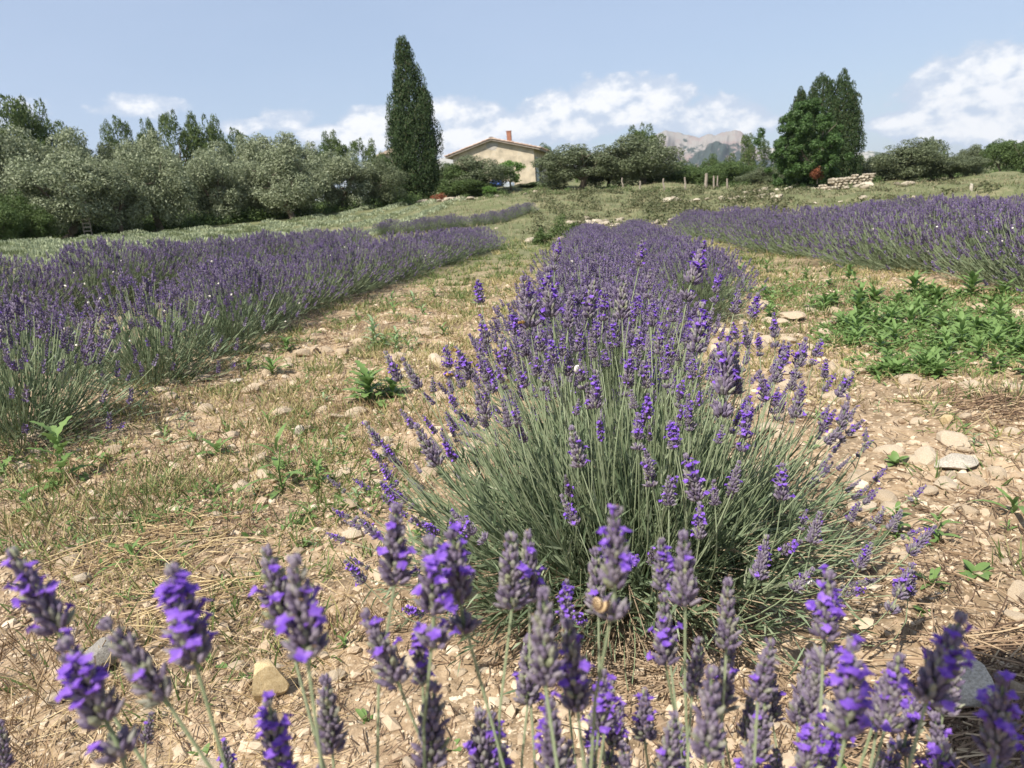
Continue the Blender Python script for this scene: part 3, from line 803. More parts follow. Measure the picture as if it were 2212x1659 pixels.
# bare flowerless stems between
mb = MB(); ns = 700
th = rng.uniform(0, 6.28, ns); s_ = np.sqrt(rng.random(ns)); ct = np.sqrt(1 - s_ ** 2)
basep = np.stack([np.cos(th) * s_ * .16, np.sin(th) * s_ * .16, rng.uniform(0, .05, ns)], 1); scl = rng.uniform(.7, .98, ns)
tipp = np.stack([np.cos(th) * s_ * HRX * scl, np.sin(th) * s_ * HRY * scl, (ct + .04) * HRZ * scl], 1)
V, F = tubes(bez(basep, basep + (tipp - basep) * np.array([.55, .55, .42]) + rng.normal(size=(ns, 3)) * .03, tipp, 8), np.linspace(.0013, .0008, 8)[None].repeat(ns, 0), 3); mb.add(V, F, 0)
o = link('bare_stems', mb.mesh('bare_stems', M['stem']), hero); o['kind'] = 'stuff'
mb = MB(); ns = 420
th = rng.uniform(0, 6.28, ns); a_ = np.stack([np.cos(th) * .05, np.sin(th) * .05, np.zeros(ns)], 1); rr_ = rng.uniform(.12, .42, ns)
c_ = np.stack([np.cos(th + .2) * rr_, np.sin(th + .2) * rr_, rng.uniform(.005, .13, ns)], 1); b_ = (a_ + c_) / 2 + np.array([0, 0, .05]) + rng.normal(size=(ns, 3)) * .025
V, F = tubes(bez(a_, b_, c_, 7), np.linspace(.0022, .0007, 7)[None].repeat(ns, 0), 4); mb.add(V, F, 0)
o = link('woody_twigs', mb.mesh('woody_twigs', M['twig']), hero); o['kind'] = 'stuff'


# ------------------------------------------------------------------ row bushes
def far_bush(seed, ns, rx, rz, bloom, nleaf, name):
    global rng; old = rng; rng = np.random.default_rng(seed)
    root = empty('lavender_bush')
    th = rng.uniform(0, 6.28, ns); s_ = rng.random(ns) ** .80; ct = np.sqrt(np.maximum(1 - s_ ** 2, 0)); q = rng.uniform(.74, 1.12, ns)
    basep = np.stack([np.cos(th) * s_ * .13, np.sin(th) * s_ * .13, np.zeros(ns)], 1)
    tipp = np.stack([np.cos(th) * s_ * rx * q, np.sin(th) * s_ * rx * q, (ct * .92 + .10) * rz * q], 1)
    ctrl = basep + (tipp - basep) * np.array([.66, .66, .42])
    P = bez(basep, ctrl, tipp, 4)
    mb = MB(); V, F = tubes(P, np.full((ns, 4), .0012), 3); mb.add(V, F, 0)
    # leaves
    n = nleaf; th2 = rng.uniform(0, 6.28, n); s2 = np.sqrt(rng.random(n)); c2_ = np.sqrt(1 - s2 ** 2); q2 = rng.uniform(.25, .88, n)
    lp = np.stack([np.cos(th2) * s2 * rx * q2, np.sin(th2) * s2 * rx * q2, (c2_ * .9 + .03) * rz * q2], 1)
    ld = np.stack([np.cos(th2) * s2, np.sin(th2) * s2, c2_ + .35], 1) + rng.normal(size=(n, 3)) * .3
    V, F = blades(lp, ld, rng.uniform(.045, .09, n), rng.uniform(.004, .0065, n), .006, 2, 'lance'); mb.add(V, F, 1)
    o = link('foliage', mb.mesh('foliage', [M['stem'], M['lleaf']]), root); o['kind'] = 'stuff'
    # spikes
    keep = rng.random(ns) < .96; T = unit(P[:, 3] - P[:, 2] + np.array([0, 0, .05]) + rng.normal(size=(ns, 3)) * .02)[keep]; Hd = tipp[keep]; m_ = len(Hd); L = rng.uniform(.036, .066, m_)
    mb = MB(); SV, SF = spindle(3)
    for w in range(5):
        z = w / 5
        cen = Hd + T * (L * z)[:, None] * .95
        fr = frames(T)
        for c in range(3):
            a = c / 3 * 6.28 + w * 1.05
            out = fr[:, :, 0] * math.cos(a) + fr[:, :, 1] * math.sin(a)
            d = unit(T + out * (.75 - .1 * w)); r_ = L * .075 * (1 - .1 * w)
            V, F = scatter(SV, SF, cen + out * .0012, frames(d), np.stack([r_, r_, L * .27], 1)); mb.add(V, F, 0)
        if w < 4:
            pick = rng.random(m_) < bloom
            nn = pick.sum(); a = rng.uniform(0, 6.28, nn)
            out = fr[pick, :, 0] * np.cos(a)[:, None] + fr[pick, :, 1] * np.sin(a)[:, None]
            V, F = blades(cen[pick] + out * .003 + T[pick] * .005, out + T[pick] * .6, .0085, .0095, .002, 2, 'leaf'); mb.add(V, F, 1)
    o = link('flower_spikes', mb.mesh('flower_spikes', [M['fcalyx'], M['fpetal']]), root); o['kind'] = 'stuff'
    rng = old
    return root


PROTO = [far_bush(11, 430, .50, .56, .60, 1300, 'a'), far_bush(12, 470, .53, .58, .42, 1300, 'b'), far_bush(13, 380, .47, .54, .75, 1300, 'c'), far_bush(14, 440, .52, .60, .50, 1300, 'd')]
PN = far_bush(15, 230, .46, .44, .35, 2300, 'n')      # lower and thinner blooming near clumps
protos_used = [False] * 4
ELL = []          # ellipsoids of the bushes: x,y,z0,rx,rz


def put_bush(proto, x, y, s, label, group=None, rz=None, sz=1.0, first=None):
    o = copy_tree(proto)
    z = H1(x, y); o.location = (x, y, z - .01); o.rotation_euler = (rng.normal() * .03, rng.normal() * .03, rng.uniform(0, 6.28) if rz is None else rz); o.scale = (s, s, s * sz)
    for kk in ('label', 'category', 'group'):
        if kk in o: del o[kk]
    tag(o, label, 'lavender', group)
    ELL.append((x, y, z, .5 * s, .58 * s * sz))
    return o


def row(v_of_u, u0, u1, step, smin, smax, label, group, szf=1.0, first=None):
    u = u0
    while u < u1:
        v = v_of_u(u) + rng.normal() * .05
        x, y = uv(u, v)
        put_bush(PROTO[int(rng.integers(4))], x, y, rng.uniform(smin, smax), first if (first and u == u0) else label, None if (first and u == u0) else group, sz=szf * .82 * (1 - .019 * max(u - 5, 0)) * rng.uniform(.93, 1.08))
        u += step * rng.uniform(.85, 1.15)


# middle row behind the hero bush
xm, ym = uv(2.35, .02); put_bush(PROTO[1], xm, ym, .93, 'lavender bush directly behind the large sharp one in the middle row', sz=.92)
xm, ym = uv(2.8, .12); put_bush(PROTO[2], xm, ym, .93, 'third lavender bush of the middle row counted from the camera', sz=.88)
row(lambda u: .06 + .012 * (u - 3), 3.2, 17, .44, .86, 1.0, 'bushy purple lavender joined into the middle row of the field', 'lavender bushes of the middle row')
row(lambda u: .72 + .03 * (u - 5), 4.9, 17.5, .46, .82, .98, 'bushy purple lavender joined into the middle row of the field', 'lavender bushes of the middle row', .98)
# left row: separate near clumps, then the closed row
for (px_, py_, s_, sz_, pr, lb) in [(35, 950, 1.25, .92, PN, 'sparse grey green lavender bush cut off by the left edge of the picture'),
                                   (120, 800, 1.0, .95, PN, 'low lavender bush beside the left edge with few violet heads'),
                                   (325, 838, 1.2, .98, PN, 'rounded grey green lavender clump with bare stems, nearest full clump of the left row'),
                                   (475, 768, 1.1, 1.0, PN, 'lavender bush just behind the rounded near clump of the left row'),
                                   (560, 720, .95, 1.05, PN, 'lavender bush where the first left row closes up')]:
    p = ground_at(px_, py_); put_bush(pr, p[0], p[1], s_, lb, sz=sz_)
row(lambda u: -2.72 + .055 * (u - 5), 5.6, 17, .44, .95, 1.12, 'bushy purple lavender joined into the first row left of the path', 'lavender bushes of the first left row', 1.08, 'full purple lavender bush closing up behind the sparse near clumps of the left row')
row(lambda u: -4.9 + .06 * (u - 5), 3.6, 15, .46, .95, 1.12, 'bushy purple lavender joined into the second row left of the path', 'lavender bushes of the second left row', 1.08)
pa, pb = ground_at(830, 508), ground_at(1140, 462)
for q in range(17):
    t = q / 16; x, y = pa[0] * (1 - t) + pb[0] * t, pa[1] * (1 - t) + pb[1] * t
    put_bush(PROTO[q % 4], x + rng.normal() * .08, y, rng.uniform(.8, 1.0), 'dull purple lavender in the short far row beside the clipped field', 'far dull lavender bushes beside the clipped field', sz=.72)
# right rows
row(lambda u: 3.1 - .062 * (u - 5), 4.3, 17.5, .44, 1.04, 1.18, 'bushy purple lavender joined into the first row right of the path', 'lavender bushes of the first right row', 1.04, 'lavender bush of the first right row cut off by the right edge of the picture')
row(lambda u: 5.7, 4.5, 17, .5, .95, 1.08, 'bushy purple lavender joined into the second row right of the path', 'lavender bushes of the second right row')
for pr in PROTO + [PN]:
    for ch in list(pr.children): D.objects.remove(ch)
    D.objects.remove(pr)


# ------------------------------------------------------------------ stones
def stone_mesh(seed, sub=2, flat=.6, ang=.35):
    g = np.random.default_rng(seed); V, F = (ICO1, ICO2, ICO3)[sub - 1]; V = V.copy()
    for _ in range(7):                                   # chop with random planes: faceted limestone
        nrm = unit(g.normal(size=3)); dd = g.uniform(.55, .85); pr = V @ nrm
        V = V - np.outer(np.maximum(pr - dd, 0), nrm)
    V = V + fbm(V[:, 0] * 2 + seed, V[:, 1] * 2 + V[:, 2] * 1.7, 3, seed)[:, None] * V * ang * .5
    V[:, 2] *= flat; V[:, 0] *= g.uniform(.9, 1.25)
    return V, F


STM = []
for k in range(12):
    V, F = stone_mesh(200 + k, 2, .45 + .04 * k % .3); mb = MB(); mb.add(V, F); STM.append(mb.mesh('stone', M['stone'], False))


def hero_stone(px, py, w, hgt, mat, label, seed, rz=0, flat=.6, sink=.3):
    p = ground_at(px, py); dep = (p - [0, 0, CAM_H]) @ Fv; r = w / 2 / FOC * dep
    V, F = stone_mesh(seed, 3, flat, .22); mb = MB(); mb.add(V, F)
    o = link('stone', mb.mesh('stone', mat, False)); o.location = (p[0], p[1], p[2] + r * flat * (1 - sink)); 
    o.rotation_euler = (rng.normal() * .1, rng.normal() * .1, rz); o.scale = (r, r * .85, hgt / w * r * 1.35)
    tag(o, label, 'stone'); return o


hero_stone(585, 1500, 88, 90, M['yellowstone'], 'smooth yellowish stone standing on the bare soil behind the blurred flower heads', 301, .4, .8, .1)
hero_stone(222, 1440, 92, 66, M['greystone'], 'dark grey angular stone on the soil at lower left', 302, 1.1, .75, .2)
hero_stone(2075, 1510, 165, 75, M['palestone'], 'large pale stone half shaded on the soil at lower right', 303, .2, .7, .3)
hero_stone(1712, 690, 60, 22, M['stone'], 'flat pinkish white stone on the path right of the middle row', 304, .2, .5, .3)
hero_stone(1640, 668, 50, 16, M['stone'], 'low brownish stone next to the flat white one on the right path', 309, .8, .5, .3)
hero_stone(650, 940, 28, 26, M['palestone'], 'small white rough stone on the grassy left path', 305, .7, .8, .2)
hero_stone(2065, 1010, 95, 34, M['palestone'], 'flat pale slab among the rubble behind the leafy weed on the right', 306, .3, .45, .3)
hero_stone(512, 828, 30, 15, M['palestone'], 'pale stone lying before the foot of the left lavender row', 307, .2, .6, .3)
hero_stone(1040, 668, 20, 12, M['stone'], 'small tan stone on the left path beside the middle row', 308, .2, .6, .3)
hero_stone(2045, 913, 26, 22, M['yellowstone'], 'rounded cream stone on the stony soil left of the dry stalk heap', 310, .2, .8, .3)
hero_stone(2200, 1300, 45, 70, M['stone'], 'tan stone cut off by the right edge of the picture', 311, .2, .8, .3)


def inview(p, m=40):
    d = np.asarray(p, float) - np.array([0, 0, CAM_H]); z = d @ Fv
    return 1106 + FOC * (d @ Rv) / z, 829.5 - FOC * (d @ Uv) / z, z


# countable stones set in the ground: children of the ground
k = 0; tries = 0
spots = []
while k < 300 and tries < 20000:
    tries += 1
    r = rng.uniform(.9, 5.5); a = rng.uniform(-.62, .62); x, y = math.sin(a) * r, math.cos(a) * r
    u_, v_ = uvof(x, y)
    if abs(v_) < .33 and u_ > 1.35: continue
    if v_ < -2.55 or (v_ > 2.65 and u_ > 3.5): continue
    pr = .9 if v_ > .3 else .5
    if rng.random() > pr: continue
    s = min(.0082 * r * rng.uniform(.75, 2.2) + .003, .055)
    o = link('stone', STM[int(rng.integers(12))], ground, (x, y, H1(x, y) + s * .12), (rng.normal() * .25, rng.normal() * .25, rng.uniform(0, 6.28)), (s, s * rng.uniform(.7, 1), s * rng.uniform(.7, 1.2)))
    k += 1


def ground_points(n, rmin, rmax, amax, power=1.0):
    """random ground points, density falling with distance"""
    r = rmin * (rmax / rmin) ** (rng.random(n) ** power); a = rng.uniform(-amax, amax, n)
    return np.sin(a) * r, np.cos(a) * r, r


# gravel
x, y, r = ground_points(44000, .55, 9, .72)
u_, v_ = uvof(x, y)
clump = vnoise(x * 3, y * 3, 77) + vnoise(x * 9, y * 9, 78) * .6
keep = (clump > -.45) & ~((v_ < -2.9) & (u_ > 3)) & ((v_ > -.2) | (clump > -.1) | (rng.random(len(x)) < .75))
x, y, r = x[keep], y[keep], r[keep]; n = len(x)
s = np.exp(rng.normal(math.log(.0045), .62, n)) * np.clip(.55 + r * .26, .6, 2.2); s = np.minimum(s, .027)
mb = MB(); IV, IF = ICO1
for q in range(6):
    sel = slice(q, None, 6); V0 = IV * (1 + np.random.default_rng(q).uniform(-.28, .28, (len(IV), 1))); V0 = V0 * [1, .8, .55]
    xs_, ys_, ss = x[sel], y[sel], s[sel]; m_ = len(xs_)
    tw = rng.uniform(0, 6.28, m_); nrm = np.stack([rng.normal(size=m_) * .35, rng.normal(size=m_) * .35, np.ones(m_)], 1)
    V, F = scatter(V0, IF, np.stack([xs_, ys_, hz(xs_, ys_) + ss * rng.uniform(-.12, .22, m_)], 1), frames(nrm, tw), ss); mb.add(V, F)
o = link('gravel', mb.mesh('gravel', M['pebble'])); tag(o, 'loose limestone gravel covering the bare soil between the lavender rows', None, kind='stuff')

# dry litter: short twigs and stalk bits lying flat
x, y, r = ground_points(40000, .6, 9, .7)
u_, v_ = uvof(x, y); cl = vnoise(x * 2.2, y * 2.2, 91) + vnoise(x * 7, y * 7, 92) * .5
keep = (rng.random(len(x)) < np.clip(.50 + cl * 1.5, .08, 1)) & (v_ > -2.9); x, y, r = x[keep], y[keep], r[keep]; n = len(x)
a = rng.normal(ROWAZ + 1.3, .8, n); L = rng.uniform(.012, .06, n) * np.clip(.6 + r * .25, .7, 2); P0 = np.stack([x, y, hz(x, y) + .003], 1)
dv = np.stack([np.cos(a) * L, np.sin(a) * L, rng.normal(size=n) * .1 * L], 1); P2 = P0 + dv; P2[:, 2] = hz(P2[:, 0], P2[:, 1]) + rng.uniform(.001, .012, n)
P1 = (P0 + P2) / 2 + rng.normal(size=(n, 3)) * L[:, None] * .1; P1[:, 2] = np.maximum(P1[:, 2], (P0[:, 2] + P2[:, 2]) / 2 + .002)
V, F = tubes(bez(P0, P1, P2, 3), (rng.uniform(.0005, .0013, n) * np.clip(.7 + r * .3, .8, 2.4))[:, None].repeat(3, 1), 3)
mb = MB(); mb.add(V, F); o = link('dry_litter', mb.mesh('dry_litter', M['litter'])); tag(o, 'dead twigs and stalk bits strewn over the soil', None, kind='stuff')

# straw
x, y, r = ground_points(30000, .9, 12, .7)
u_, v_ = uvof(x, y); cl = vnoise(x * 1.6 + 3, y * 1.6, 55) + vnoise(x * 5, y * 5, 56) * .5
keep = ((v_ < -.45) & (v_ > -2.3) & (cl > -.15)) | ((v_ > 1.2) & (v_ < 2.7) & (cl > .05)) | ((r > 4) & (cl > -.2) & (np.abs(v_) > .5) & (v_ > -2.2) & (v_ < 2.6))
x, y, r = x[keep], y[keep], r[keep]; n = len(x); a = rng.uniform(0, 6.28, n); up = np.abs(rng.normal(size=n)) * .5
V, F = blades(np.stack([x, y, hz(x, y)], 1), np.stack([np.cos(a), np.sin(a), up], 1), rng.uniform(.03, .12, n), .0013 * np.clip(.7 + r * .35, .8, 3), rng.uniform(.0, .04, n), 3, 'grass')
mb = MB(); mb.add(V, F); o = link('dry_straw', mb.mesh('dry_straw', M['straw'])); tag(o, 'straw coloured dry stalks lying and standing on the paths', None, kind='stuff')


x, y, r = ground_points(16000, 1.1, 9, .68)
u_, v_ = uvof(x, y); cl = vnoise(x * 1.9 + 8, y * 1.9, 155) + vnoise(x * 7, y * 7, 156) * .5
keep = (((v_ < -.35) & (v_ > -2.25) & (cl > -.08)) | ((v_ > 1.3) & (v_ < 2.6) & (cl > .15)))
x, y, r = x[keep], y[keep], r[keep]; n = len(x); a = rng.uniform(0, 6.28, n)
P0 = np.stack([x, y, hz(x, y) - .004], 1); P2 = P0 + np.stack([np.cos(a) * .5, np.sin(a) * .5, np.ones(n)], 1) * rng.uniform(.015, .075, n)[:, None]
V, F = tubes(bez(P0, (P0 + P2) / 2 + rng.normal(size=(n, 3)) * .006, P2, 3), (.0008 * np.clip(.7 + r * .3, .8, 2.4))[:, None].repeat(3, 1), 3)
mb = MB(); mb.add(V, F); o = link('stubble', mb.mesh('stubble', M['stubble'])); tag(o, 'brown dead stubble standing on the paths', None, kind='stuff')

# grass: tufts by patches
def grass_patch(mb, cx, cy, rad, n, hmin, hmax, w, m, spread=.5):
    th = rng.uniform(0, 6.28, n); q = np.sqrt(rng.random(n)) * rad; x = cx + np.cos(th) * q; y = cy + np.sin(th) * q
    d = np.stack([np.cos(th) * spread, np.sin(th) * spread, np.ones(n)], 1) + rng.normal(size=(n, 3)) * .35
    V, F = blades(np.stack([x, y, hz(x, y) - .003], 1), d, rng.uniform(hmin, hmax, n), rng.uniform(.7, 1.3, n) * w, rng.uniform(0, .35, n) * hmax, 3, 'grass'); mb.add(V, F, m)


mb = MB()
# near tufts located on the left path
for (px, py, n, s) in [(330, 1070, 120, 1), (250, 1130, 90, 1), (120, 1120, 110, 1), (40, 1150, 90, 1), (420, 1040, 90, 1), (380, 1000, 80, .9), (180, 1200, 70, 1), (60, 1060, 80, 1), (620, 900, 120, 1), (700, 930, 100, 1), (660, 1010, 90, 1), (520, 990, 60, .8),
                       (740, 985, 90, 1), (560, 930, 70, 1), (820, 720, 90, .8), (860, 690, 80, .8), (800, 760, 90, .9), (760, 740, 70, .8), (930, 770, 60, .8), (960, 700, 60, .8), (700, 800, 60, .8), (590, 860, 60, .8), (480, 850, 50, .7),
                       (300, 900, 60, .8), (700, 1070, 60, .8), (330, 1260, 60, .8), (200, 1290, 50, .8), (1650, 600, 70, .8), (1740, 620, 90, .8), (1600, 560, 70, .8), (1700, 650, 60, .8), (1780, 680, 90, .9), (2180, 860, 90, 1), (1900, 800, 40, .8), (1060, 600, 70, .8), (1000, 640, 70, .8), (1090, 560, 70, .8)]:
    p = ground_at(px, py); grass_patch(mb, p[0], p[1], .13 * s, int(n * 1.8), .03, .11 * s, .0022 + .0006 * np.linalg.norm(p), 0 if rng.random() < .55 else 1)
# spread along both paths, thicker with distance
x, y, r = ground_points(12000, 1.3, 20, .62, .85); u_, v_ = uvof(x, y)
cl = vnoise(x * 1.1, y * 1.1, 61) + vnoise(x * 3.5, y * 3.5, 62) * .6
prob = np.where((v_ < -.5) & (v_ > -2.4), .8, np.where((v_ > .6) & (v_ < 2.9), .65, .0)) * np.clip((r - 1.0) / 5, .18, 1) * np.where((v_ > 0) & (r < 3), .3, 1)
keep = (rng.random(len(x)) < prob) & (cl > -.25 + .0 * r)
for cx, cy, rr_ in zip(x[keep], y[keep], r[keep]):
    grass_patch(mb, cx, cy, .07, 16, .03, .075 + .003 * rr_, .0028 + .0009 * rr_, 0 if vnoise(cx * .9, cy * .9, 63) + rng.normal() * .25 > -.02 else 1, .6)
o = link('grass', mb.mesh('grass', [M['grass'], M['drygrass']])); tag(o, 'short green and yellowed grass growing on the paths between the rows', None, kind='stuff')

# rough grass of the bank and field edges beyond the rows
mb = MB()
n = 60000; a = rng.uniform(-.66, .66, n); r = 17 * (62 / 17) ** (rng.random(n) ** .9); x = np.sin(a) * r; y = np.cos(a) * r; u_, v_ = uvof(x, y)
keep = ((u_ > 16.5) & (v_ > -6.5)) | ((v_ > 6.6))
x, y, r = x[keep], y[keep], r[keep]; n = len(x); th = rng.uniform(0, 6.28, n)
tone = vnoise(x * .35, y * .35, 71) + rng.normal(size=n) * .25
for m_, sel in ((0, tone > .12), (1, tone <= .12)):
    V, F = blades(np.stack([x, y, hz(x, y) - .02], 1)[sel], np.stack([np.cos(th) * .5, np.sin(th) * .5, np.ones(n)], 1)[sel], (rng.uniform(.07, .22, n))[sel], (.004 + .0008 * r)[sel], rng.uniform(0, .06, n)[sel], 1, 'grass'); mb.add(V, F, m_)
mg1 = material('bank_grass', [(0, (.07, .10, .035)), (.5, (.125, .155, .06)), (1, (.21, .22, .10))], .7, .2)
mg2 = material('bank_dry_grass', [(0, (.14, .14, .07)), (.5, (.23, .20, .115)), (1, (.36, .30, .19))], .8, .2)
o = link('rough_grass', mb.mesh('rough_grass', [mg1, mg2])); tag(o, 'rough yellow green grass on the bank beyond the lavender rows', None, kind='stuff')

# clipped pale lavender field on the left: rows of low mounds
mb = MB(); nm = 0
for rv in np.arange(-6.9, -34, -1.35):
    u = 6.0
    while u < 46:
        x, y = uv(u, rv + .03 * (u - 10) + rng.normal() * .05); r = math.hypot(x, y); a = math.atan2(x, y)
        u += .62 * rng.uniform(.85, 1.2)
        if abs(a) > .72 or r < 9: continue
        lim = np.interp(math.degrees(a), [-45, -32, -20, -12, -8, 0, 6], [27, 29, 33, 37, 40, 41, 36])
        if r > lim: continue
        if vnoise(x * .5, y * .5, 88) < -.40: continue
        n = int(np.clip(2600 / r, 60, 170)); th = rng.uniform(0, 6.28, n); s2 = np.sqrt(rng.random(n)); ct = np.sqrt(1 - s2 ** 2); R0_ = rng.uniform(.30, .42); hh = rng.uniform(.12, .21)
        P = np.stack([x + np.cos(th) * s2 * R0_ * .85, y + np.sin(th) * s2 * R0_ * .85, ct * hh * .8], 1); P[:, 2] += hz(P[:, 0], P[:, 1], False)
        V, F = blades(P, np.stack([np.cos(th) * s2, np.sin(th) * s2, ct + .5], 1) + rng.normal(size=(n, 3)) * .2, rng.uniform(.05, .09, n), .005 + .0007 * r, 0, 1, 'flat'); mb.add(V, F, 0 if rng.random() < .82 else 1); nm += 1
print('mounds', nm)
o = link('clipped_lavender', mb.mesh('clipped_lavender', [M['clip'], M['clipdark']])); tag(o, 'pale green clipped lavender mounds filling the field on the left', None, kind='stuff')


# ------------------------------------------------------------------ weeds with separate leaves
def leaf_mesh(name, L, Wd, mat, segs=6, fold=.25, wavy=0.0, arch=.25):
    t = np.linspace(0, 1, segs + 1); w = np.sin(np.clip(t * .82 + .10, 0, 1) * PI) ** .8 * Wd / 2; w[-1] = .0005
    w = w * (1 + wavy * np.sin(t * 23))
    x = t * L; z = arch * L * (t * 1.0 - t * t * 1.25)
    V = []
    for k in range(segs + 1): V += [[x[k], -w[k], z[k] + w[k] * fold], [x[k], 0, z[k]], [x[k], w[k], z[k] + w[k] * fold]]
    F = []
    for k in range(segs):
        b = 3 * k; F += [[b, b + 1, b + 4, b + 3], [b + 1, b + 2, b + 5, b + 4]]
    mb = MB(); mb.add(np.array(V), np.array(F)); return mb.mesh(name, mat, True)


LEAF = [leaf_mesh('leaf', .055, .017, M['weed'], arch=.35), leaf_mesh('leaf', .065, .014, M['weed'], wavy=.15, arch=.2), leaf_mesh('leaf', .045, .022, M['weed'], arch=.3), leaf_mesh('leaf', .05, .012, M['paleweed'], arch=.4), leaf_mesh('leaf', .09, .010, M['weed'], arch=.5)]
JAG = leaf_mesh('leaf', .07, .022, M['weed'], 10, .2, .45, .3)


def weed(px, py, size_px, nleaf, tall, label, kinds, group=None):
    p = ground_at(px, py); dep = (p - [0, 0, CAM_H]) @ Fv; s = size_px / FOC * dep / .078
    root = empty('weed', p, rng.uniform(0, 6.28)); tag(root, label, 'weed', group)
    if tall > 0:
        mbs = MB(); h = tall * s; V, F = tubes(np.array([[[0, 0, 0], [.006 * s, 0, h * .5], [.0, .008 * s, h]]]), np.array([[.0018, .0014, .001]]) * max(s, .6), 4); mbs.add(V, F); link('stem', mbs.mesh('stem', M['weed']), root)
    for q in range(nleaf):
        t = q / max(nleaf - 1, 1); a = q * 2.4 + rng.normal() * .25
        me = kinds[int(rng.integers(len(kinds)))]
        link('leaf', me, root, (0, 0, tall * s * t), (0, -(.12 + .62 * t + rng.normal() * .18), a), s * (1.0 - .35 * t * (tall > 0)) * rng.uniform(.8, 1.15))
    return root


W1 = [LEAF[0], LEAF[2]]; W2 = [LEAF[1]]; W3 = [LEAF[3]]; W4 = [LEAF[4], LEAF[1]]; W5 = [JAG]
weed(1935, 1165, 75, 13, .07, 'leafy upright weed with broad oval leaves, left of the pair on the right hand soil', W1)
weed(2025, 1175, 70, 12, .07, 'leafy upright weed beside the broad leaved one, nearer the right edge', [LEAF[0], LEAF[1]])
weed(2105, 1240, 75, 8, .0, 'flat rosette weed with wide spoon leaves low on the right soil', [LEAF[2]])
weed(2010, 1265, 70, 9, .01, 'rosette weed with toothed leaves just left of the spoon leaved one', W2)
weed(2000, 1330, 50, 6, .0, 'tiny rosette under the drooping purple flower head on the right', [LEAF[2]])
weed(1935, 1003, 55, 8, .0, 'small flat weed with round leaves on the stony soil right of the big bush', [LEAF[2]])
weed(2190, 1110, 90, 7, .02, 'weed with long arching leaves at the right edge', W4)
weed(1900, 830, 40, 6, .02, 'small weed at the foot of the big green patch on the right path', W4)
weed(745, 1400, 60, 6, .02, 'small green weed on the bare soil right of the yellowish stone', W1)
weed(790, 1560, 50, 5, .0, 'weed seedling on the soil under the blurred stems, lower centre left', W1)
weed(455, 1440, 70, 3, .02, 'single upright leaf weed between the blurred heads at lower left', [LEAF[2]])
weed(530, 1470, 45, 4, .0, 'low weed left of the yellowish stone', W1)
weed(440, 1640, 55, 5, .0, 'green weed at the bottom edge on the left', W1)
weed(905, 1165, 60, 5, .02, 'weed with round leaves under the left side of the big bush', [LEAF[2]])
weed(975, 1620, 60, 5, .0, 'green weed at the bottom edge below the big bush', [LEAF[2]])
weed(290, 1215, 75, 5, .03, 'pale grassy weed with long leaves in the dry stalks on the left', W4)
weed(385, 1190, 50, 5, .01, 'dark weed with narrow leaves beside the long dry stalk', W4)
weed(140, 1040, 90, 11, .09, 'tall sow thistle like weed with toothed leaves on the left path', W5)
weed(60, 1110, 80, 9, .05, 'leafy weed at the left edge of the path', W1)
weed(5, 1030, 60, 6, .03, 'weed cut off by the left edge below the lavender', W5)
weed(470, 985, 60, 9, .02, 'lobed light green weed on the left path', W5)
weed(610, 1060, 100, 10, .08, 'weed with long arching blades in the middle of the left path', W4)
weed(690, 1050, 60, 8, .06, 'upright weed with blunt leaves near the middle of the left path', W1)
weed(750, 960, 55, 8, .05, 'green weed in the grass left of the big bush', W1)
weed(800, 870, 85, 26, .05, 'round bright green cut leaved weed left of the big bush', W5)
weed(850, 860, 60, 16, .04, 'bright green weed touching the round one left of the big bush', W5)
weed(590, 810, 60, 14, .03, 'bright green weed at the foot of the left lavender row', W4)
weed(540, 800, 45, 10, .03, 'yellowish green weed under the left lavender row', W1)
weed(620, 760, 50, 12, .04, 'leafy weed tucked against the left row', W1)
weed(810, 745, 60, 16, .07, 'feathery weed on the left path beyond the cut leaved one', W3)
weed(700, 870, 40, 7, .02, 'small pale weed on the left path', W3)
weed(360, 960, 45, 9, .01, 'bluish pale rosette on the left path', W3)
weed(265, 965, 45, 9, .01, 'second pale rosette left of the bluish one', W3)
weed(400, 910, 45, 9, .01, 'pale rosette nearest the left lavender row', W3)
weed(230, 900, 40, 6, .03, 'weed under the rounded left clump', W4)
weed(90, 930, 60, 5, .03, 'weed with two broad pale blades at the foot of the left edge bush', [LEAF[0]])
weed(1790, 1640, 70, 5, .05, 'bright green leaf shoot among the dark heads at the bottom right', [LEAF[0]])
weed(1505, 820 + 830, 40, 4, .0, 'seedling at the bottom edge under the middle stems', W1)
G = 'leafy weeds of the green patch on the right path'
GL = ['leafy green weed in the dense patch on the right path']
for q in range(84):
    px = rng.uniform(1770, 2230); py = rng.uniform(640, 815)
    if py > 760 and px < 1870: continue
    weed(px, py, rng.uniform(38, 66), int(rng.integers(16, 26)), rng.uniform(.015, .055), GL[0], [LEAF[0], LEAF[2], LEAF[1]], G)
for q in range(22):
    px = rng.uniform(1500, 1900); py = rng.uniform(575, 690)
    weed(px, py, rng.uniform(24, 46), int(rng.integers(9, 14)), .05, 'small green weed scattered in the yellow grass of the right path', [LEAF[0], LEAF[2]], 'small weeds of the right path')
for q in range(26):
    px = rng.uniform(760, 1090); py = rng.uniform(640, 800)
    if px > 900 + (800 - py): continue
    weed(px, py, rng.uniform(24, 48), int(rng.integers(8, 12)), .04, 'small green weed scattered along the left path', [LEAF[0], LEAF[3]], 'small weeds of the left path')

